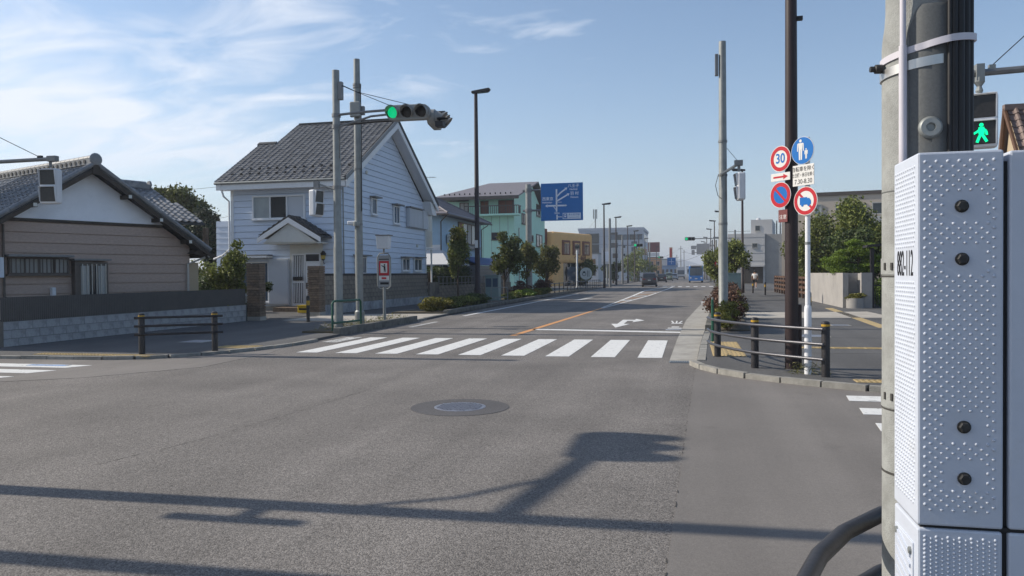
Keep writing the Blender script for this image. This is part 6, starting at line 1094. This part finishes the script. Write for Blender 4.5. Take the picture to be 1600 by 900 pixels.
for i, (x, y, m, r_) in enumerate(((.98, 21.0, 'leaf_olive', .42), (1.05, 22.6, 'leaf_red', .62), (.92, 24.2, 'leaf_red', .6), (1.25, 26.2, 'leaf_olive', .6), (1.35, 28.6, 'leaf_red', .65), (1.5, 31.5, 'leaf_red', .7), (1.6, 34.5, 'leaf_olive', .7), (1.75, 38, 'leaf_red', .75), (2.0, 42, 'leaf_red', .75), (2.2, 47, 'leaf_olive', .8), (2.4, 52, 'leaf_red', .8), (2.8, 60, 'leaf_mid', .9), (3.0, 68, 'leaf_olive', .9))):
    shrub('strip_shrub', ('low olive shrub at the near end of the right planting strip', 'reddish shrub at the foot of the right signal pole', 'reddish shrub just behind the right signal pole', 'olive shrub, fourth in the right planting strip', 'reddish shrub, fifth in the right planting strip', 'reddish shrub, sixth in the right planting strip', 'olive shrub, seventh in the right planting strip', 'reddish shrub before the grey-green cabinet on the right', 'reddish shrub beside the grey-green cabinet on the right', 'olive shrub behind the grey-green cabinet on the right', 'reddish shrub under the dark round pavement tree', 'green shrub farther along the right planting strip', 'farthest olive shrub in the right planting strip')[i], (x, y, ZP), (.52*r_/.6, .95, .52 if m == 'leaf_red' else .42), 2400, .085, m, 60+i, 'shrubs in the right planting strip', 15, 12)
# right-hand trees
tree('pavement_tree', 'dark round tree beside the right-hand pavement', (2.95, 52, ZP), 2.5, (1.15, 1.15, 1.35), 4600, 20, .17, 'leaf_mid', 71, None, .07, lobe_r=.38); tree('pavement_tree', 'leafy tree half hidden behind the right signal pole', (2.6, 70, ZP), 2.2, (1.5, 2, 1.7), 5000, 18, .24, 'leaf_mid', 72, None, .09)
for i, (x, y, cz, rr, m, n) in enumerate(((7.6, 50, 3.0, (1.9, 2, 2.6), 'leaf_mid', 14000), (9.6, 46, 3.6, (2.0, 2, 2.3), 'leaf_mid', 16000), (12.2, 44, 3.6, (2.2, 2, 2.1), 'leaf_dark', 16000), (8.6, 42, 2.6, (1.6, 1.6, 1.6), 'leaf_dark', 8000), (11.0, 40, 2.8, (1.9, 1.6, 1.8), 'leaf_mid', 9000), (9.0, 54, 3.0, (2.2, 2, 2.0), 'leaf_olive', 7000))):
    tree('garden_tree', ('leafy garden tree just right of the brown lamp post', 'tall garden tree behind the round truck sign', 'dark garden tree in front of the beige building windows', 'dark lower tree behind the grey garden wall', 'garden tree above the clipped pine', 'olive garden tree farther back before the beige building')[i], (x, y, 0), cz, rr, n, 30, .17, m, 80+i, 'trees behind the right garden wall', .12, lobe_r=.40, shell=.35)
# cloud-pruned pine
t = thing('clipped_pine', 'bright green cloud-pruned pine with rounded pads above the garden wall', 'tree', (7.0, 37, 0)); MB().tube([(7.3, 37, 0), (7.2, 37, 1.2), (7.4, 37, 2.0), (7.3, 37, 2.9)], [.12, .10, .08, .04], 8).build('trunk', 'bark', t)
for i, (x, z, rx_, rz_) in enumerate(((6.45, 1.85, .75, .42), (6.35, 2.15, .5, .28), (6.95, 2.45, .55, .24), (7.6, 2.65, .62, .24), (7.7, 2.25, .6, .24), (7.9, 1.85, .6, .25), (7.1, 1.75, .6, .25), (7.2, 2.85, .35, .18))):
    MB().tube([(7.25, 37, z-.15), (x, 36.9, z-.05)], [.04, .02], 5).build('branch', 'bark', t); leaves('foliage_pad', clump_points((x, 36.8, z), (rx_, rx_*.9, rz_), 1500, 9, 100+i, lobe_r=.5)[0], .09, 'leaf_bright', t, 100+i, None, .2, .35)
shrub('planter_plants', 'variegated low plants filling the round planter', (6.76, 34.55, .42), (.42, .34, .16), 1500, .06, 'leaf_olive', 110, None, 9); shrub('garden_shrub', 'bright green shrub seen through the gate at the near pole', (8.2, 36.5, 0), (.7, .6, .75), 2600, .08, 'leaf_bright', 111, None, 12)
P = np.column_stack([rng.uniform(-10.2, -9.35, 900), rng.uniform(19.6, 25.2, 900), ZP+rng.random(900)**1.6*.22]); g_ = leaves('weeds', P, .13, 'grass', None, 120, 'stuff', 0, .12); g_['label'] = 'dry grass and weeds in the strip at the pole feet'; g_['category'] = 'grass'
t = thing('weed_tuft', 'dry weed tufts at the foot of the brown lamp post', 'weeds', (1.6, 12.3, ZP)); leaves('blades', np.column_stack([rng.normal(1.72, .14, 120), rng.normal(12.2, .10, 120), ZP+rng.random(120)*.16]), .13, 'grass', t, 121, None, 0, .07)
struct(MB().slab([(-10.35, 19.2), (-9.35, 19.2), (-9.42, 25.25), (-10.1, 25.25)], 0, ZP+.03).build('verge_left', 'soil')); struct(MB().slab([(-11.9, 29.6), (-9.65, 29.6), (-9.75, 54), (-9.9, 78), (-11.9, 78)], 0, ZP+.03).build('planting_strip_left', 'soil')); struct(MB().slab([(.58, 20.95), (1.55, 20.95), (1.9, 31), (2.6, 50), (3.3, 72), (2.55, 72), (1.8, 50), (.98, 31)], 0, ZP+.03).build('planting_strip_right', 'soil'))
shrub('garden_hedge', 'leafy hedge between the bungalow and the white house', (-24, 33.5, 0), (3.2, .8, 1.3), 9000, .16, 'leaf_mid', 27, None, 26); shrub('garden_hedge', 'dark bushes behind the open-branched garden tree', (-20.3, 29.5, 0), (1.6, .8, .95), 6000, .13, 'leaf_dark', 28, None, 20)
# dark hedge in the shade behind the garden wall on the left
t = thing('dark_hedge', 'dark green hedge in shade behind the low wall', 'hedge', (-15.5, 46, 0)); leaves('foliage', np.column_stack([rng.uniform(-16.0, -15.0, 9000), rng.uniform(44.5, 52.5, 9000), rng.uniform(.2, 2.15, 9000)]), .13, 'leaf_dark', t, 131); MB().box(-15.6, -15.4, 44.6, 52.4, 0, 1.8).build('stems', 'bark', t)

# ================================================================== VEHICLES
def car(name, label, x, y, rz, L_, W, H_, m, kind='suv', group=None):
    t = thing(name, label, 'car', (x, y, 0.0), rz, group); hl = L_/2; w = W/2            # local: nose +Y, tail -Y
    hood = .62*H_ if kind != 'van' else .7*H_
    st = [(-hl, .30, .60*H_, .86), (-hl+.06, .24, .64*H_, .95), (-hl+.3, .20, .66*H_, 1.0), (0, .19, .62*H_, 1.0), (hl-.9, .19, .60*H_, .99), (hl-.25, .22, .53*H_, .93), (hl, .30, .44*H_, .80)]
    v, f = [], []
    for yy, zb, zt, k in st:
        v += [(-w*k*.93, yy, zb), (-w*k, yy, zb+.12), (-w*k*1.0, yy, zb+(zt-zb)*.6), (-w*k*.95, yy, zt-.03), (-w*k*.86, yy, zt), (w*k*.86, yy, zt), (w*k*.95, yy, zt-.03), (w*k, yy, zb+(zt-zb)*.6), (w*k, yy, zb+.12), (w*k*.93, yy, zb)]
    for i in range(len(st)-1):
        for k in range(10): f.append((10*i+k, 10*i+(k+1) % 10, 10*i+10+(k+1) % 10, 10*i+10+k))
    f += [tuple(range(10)), tuple(range(60, 70))]
    bd = MB().add(v, f).build('body', m, t, local=True, smooth=True)
    zb = .62*H_; cab = [(-hl+.08, zb, .86), (-hl+.42, H_-.06, .76), (-hl+.7, H_, .75), (.35, H_-.01, .74), (1.15, zb-.02, .86)]
    v = []; f = []
    for yy, zt, k in cab: v += [(-w*k, yy, zt), (w*k, yy, zt)]
    base = [(-w*.93, -hl+.08, zb-.05), (w*.93, -hl+.08, zb-.05), (-w*.93, 1.2, zb-.08), (w*.93, 1.2, zb-.08)]
    v += base; f = [(0, 1, 3, 2), (2, 3, 5, 4), (4, 5, 7, 6), (6, 7, 9, 8), (0, 2, 4, 6, 8, 12, 10), (1, 11, 13, 9, 7, 5, 3), (0, 10, 11, 1), (8, 9, 13, 12)]
    MB().add(v, f).build('cabin', m, t, local=True)
    rw = lambda a_, k: (-hl+.08+.34*a_, zb+(H_-.06-zb)*a_, k)
    MB().add([(-w*.74, -hl+.10, zb+.06), (w*.74, -hl+.10, zb+.06), (w*.66, -hl+.37, H_-.13), (-w*.66, -hl+.37, H_-.13), (-w*.74, -hl+.07, zb+.06), (w*.74, -hl+.07, zb+.06), (w*.66, -hl+.34, H_-.13), (-w*.66, -hl+.34, H_-.13)], [(0, 1, 2, 3), (4, 7, 6, 5), (0, 4, 5, 1), (3, 2, 6, 7), (0, 3, 7, 4), (1, 5, 6, 2)]).build('rear_window', 'glass', t, local=True)
    for s_ in (-1, 1):
        MB().prism([(s_*w*.885, -hl+.55, zb+.03), (s_*w*.80, -hl+.72, H_-.10), (s_*w*.79, .3, H_-.10), (s_*w*.875, .95, zb+.03)], (s_*.012, 0, 0)).build('side_window', 'glass', t, local=True)
        for yy in (-hl+.85, hl-.9):
            wh = MB().lathe([(.33, -.10), (.33, .10)], (s_*(w-.12), yy, .33), 'x', 20).build('wheel', 'rubber', t, local=True); MB().lathe([(.20, -.105), (.20, .105)], (s_*(w-.12), yy, .33), 'x', 16).build('rim', 'rim', wh, local=True)
        MB().box(s_*w*.66-.16, s_*w*.66+.16, -hl-.012, -hl+.1, .50*H_, .585*H_).build('tail_light', 'tail_red', t, local=True, bevel=.02); MB().box(s_*w*.62-.16, s_*w*.62+.16, hl-.15, hl+.01, .34*H_, .41*H_).build('headlight', 'lamp_clear', t, local=True, bevel=.02)
        MB().box(s_*w-.02 if s_ > 0 else -w-.18, s_*w+.18 if s_ > 0 else -w+.02, .72, .86, zb-.02, zb+.14).build('mirror', m, t, local=True, bevel=.03)
    MB().box(-.17, .17, -hl-.012, -hl+.02, .44*H_, .50*H_).build('number_plate', 'plate', t, local=True); MB().box(-w*.86, w*.86, -hl-.03, -hl+.1, .20*H_, .30*H_).build('bumper', 'black', t, local=True, bevel=.03)
    return t
car('parked_car', 'dark grey sport utility vehicle driving away in the left lane', -4.72, 95.5, R(1.5), 4.6, 1.85, 1.70, 'car_grey'); car('car', 'small black car ahead of the grey sport utility vehicle', -4.75, 140, 0, 4.3, 1.75, 1.5, 'car_black')
car('car', 'pale green boxy car ahead of the black car', -4.2, 168, 0, 3.6, 1.6, 1.75, 'car_green', 'van'); car('car', 'light grey car farther along the left lane', -3.5, 190, 0, 4.2, 1.75, 1.55, 'car_white')
for o in [o for o in bpy.data.objects if o.name.startswith('parked_car')]: o.name = 'car.900'
t = thing('delivery_truck', 'white box truck far along the left lane', 'truck', (-2.2, 215, 0)); MB().box(-3.3, -1.1, 212, 217, .7, 3.3).build('cargo_box', 'car_white', t, bevel=.05); MB().box(-3.2, -1.2, 217.1, 218.8, .5, 2.5).build('cab', 'car_white', t, bevel=.1); MB().box(-3.1, -1.3, 211.9, 211.99, 1.3, 2.4).build('rear_door', 'glass_blue', t); MB().box(-3.2, -1.2, 211.85, 212, .5, .75).build('bumper', 'black', t)
for s_ in (-3.05, -1.35):
    for yy in (213, 217.8): wh = MB().lathe([(.42, -.14), (.42, .14)], (s_, yy, .42), 'x', 16).build('wheel', 'rubber', t); MB().lathe([(.22, -.145), (.22, .145)], (s_, yy, .42), 'x', 12).build('rim', 'rim', wh)
bx_, by_ = 1.1, 130.0
t = thing('bus', 'blue and white city bus coming towards the camera in the right lane', 'bus', (bx_, by_, 0)); MB().box(bx_-1.15, bx_+1.15, by_, by_+9, .35, 2.75).build('body', 'bus_blue', t, bevel=.12); MB().box(bx_-1.1, bx_+1.1, by_+.05, by_+8.9, 2.6, 2.98).build('roof', 'car_white', t, bevel=.1)
MB().box(bx_-1.05, bx_+1.05, by_-.03, by_+.05, 1.18, 2.42).build('windscreen', 'glass_blue', t, bevel=.05); MB().box(bx_-.85, bx_+.85, by_-.035, by_+.05, 2.46, 2.72).build('destination_board', 'black', t); MB().box(bx_-.02, bx_+.02, by_-.045, by_-.03, 1.2, 2.4).build('windscreen_bar', 'black', t); MB().box(bx_-1.12, bx_+1.12, by_-.06, by_+.05, .32, .55).build('bumper', 'bus_blue', t, bevel=.03); MB().box(bx_-.2, bx_+.2, by_-.07, by_-.05, .6, .76).build('number_plate', 'plate', t)
for s_ in (-1, 1):
    MB().lathe([(.13, 0), (.13, -.03), (0, -.05)], (bx_+s_*.85, by_-.01, .8), 'y', 12).build('headlight', 'lamp_clear', t); MB().box(bx_+s_*1.28-.1, bx_+s_*1.28+.1, by_-.2, by_-.1, 1.8, 2.25).build('mirror', 'black', t)
    for yy in (by_+1.8, by_+6.5): wh = MB().lathe([(.45, -.14), (.45, .14)], (bx_+s_*1.03, yy, .45), 'x', 16).build('wheel', 'rubber', t); MB().lathe([(.25, -.145), (.25, .145)], (bx_+s_*1.03, yy, .45), 'x', 12).build('rim', 'rim', wh)
    MB().box(bx_+s_*1.15-.01, bx_+s_*1.15+.015, by_+.6, by_+8.6, 1.25, 2.3).build('side_window', 'glass', t)
# ================================================================== PERSON walking away on the right pavement
def skin_mesh(name, verts, edges, radii, m, parent, sub=1, root=0):
    me = bpy.data.meshes.new(name); me.from_pydata(verts, edges, []); o = bpy.data.objects.new(name, me); COL.objects.link(o); o.parent = parent
    md = o.modifiers.new('skin', 'SKIN'); md.use_smooth_shade = True
    for i, r_ in enumerate(radii): me.skin_vertices[0].data[i].radius = (r_, r_)
    me.skin_vertices[0].data[root].use_root = True; s_ = o.modifiers.new('subsurf', 'SUBSURF'); s_.levels = sub; s_.render_levels = sub; me.materials.append(MATS[m]); return o
pe = thing('person', 'person in white shirt and black shorts walking away along the right pavement', 'person', (6.05, 76, ZP), R(-4))
V = [(0, 0, .90), (0, 0, 1.12), (0, .02, 1.36), (0, .02, 1.47), (0, .03, 1.56), (0, .02, 1.64), (-.10, 0, .86), (-.11, .10, .50), (-.11, .02, .10), (-.11, .14, .05), (.10, 0, .86), (.11, -.06, .50), (.11, -.28, .16), (.11, -.20, .06), (-.19, .02, 1.36), (-.25, -.06, 1.12), (-.25, .04, .90), (.19, .02, 1.36), (.26, .06, 1.12), (.25, .20, .95)]
E_ = [(0, 1), (1, 2), (2, 3), (3, 4), (4, 5), (0, 6), (6, 7), (7, 8), (8, 9), (0, 10), (10, 11), (11, 12), (12, 13), (2, 14), (14, 15), (15, 16), (2, 17), (17, 18), (18, 19)]
rr = [.15, .13, .15, .06, .10, .085, .095, .062, .042, .035, .095, .062, .042, .035, .06, .042, .03, .06, .042, .03]
for side, hd_, d in ((-1, 16, (-.0, .03, -.06)), (1, 19, (0, .05, -.05))):
    h0 = V[hd_]
    pi_ = len(V); V.append((h0[0], h0[1]+d[1]*.8, h0[2]-.06)); E_.append((hd_, pi_)); rr.append(.028)
    for k in range(4): j = len(V); V.append((h0[0]+side*.004, h0[1]+d[1]+(-.03+.02*k), h0[2]-.145-.012*(1.5-abs(k-1.5)))); E_.append((pi_, j)); rr.append(.009)
    j = len(V); V.append((h0[0]-side*.03, h0[1]+d[1]+.05, h0[2]-.10)); E_.append((pi_, j)); rr.append(.010)
skin_mesh('body', V, E_, rr, 'skin', pe)
skin_mesh('shirt', [(0, 0, .86), (0, 0, 1.12), (0, .02, 1.38), (-.19, .02, 1.37), (-.24, -.03, 1.18), (.19, .02, 1.37), (.245, .04, 1.18)], [(0, 1), (1, 2), (2, 3), (3, 4), (2, 5), (5, 6)], [.185, .165, .175, .085, .07, .085, .07], 'cloth_white', pe)
skin_mesh('shorts', [(0, 0, .88), (-.105, .02, .80), (-.112, .07, .58), (.105, 0, .80), (.112, -.04, .58)], [(0, 1), (1, 2), (0, 3), (3, 4)], [.16, .12, .095, .12, .095], 'cloth_black', pe)
MB().lathe([(.02, 1.53), (.098, 1.56), (.112, 1.63), (.10, 1.69), (.06, 1.735), (0, 1.745)], (0, .0, 0), n=16).build('hair', 'hair', pe, local=True, smooth=True)
for s_, c in ((-1, (-.11, .10, .03)), (1, (.11, -.24, .07))): MB().box(c[0]-.045, c[0]+.045, c[1]-.10, c[1]+.15, c[2]-.03, c[2]+.05).build('shoe', 'cloth_white', pe, local=True, bevel=.025)

# ================================================================== the air between
m = bpy.data.materials.new('air'); m.use_nodes = True; nt = m.node_tree; nt.nodes.remove(nt.nodes['Principled BSDF']); pv = nt.nodes.new('ShaderNodeVolumePrincipled'); pv.inputs['Color'].default_value = (0.86, 0.91, 1.0, 1); pv.inputs['Density'].default_value = 0.0006; pv.inputs['Anisotropy'].default_value = 0.3
nt.links.new(pv.outputs[0], nt.nodes['Material Output'].inputs['Volume']); MATS['air'] = m
hzb = MB().box(-950, 950, -230, 2560, -1.4, 62).build('haze', 'air'); hzb['kind'] = 'stuff'; hzb['label'] = 'thin pale summer haze over the whole street'
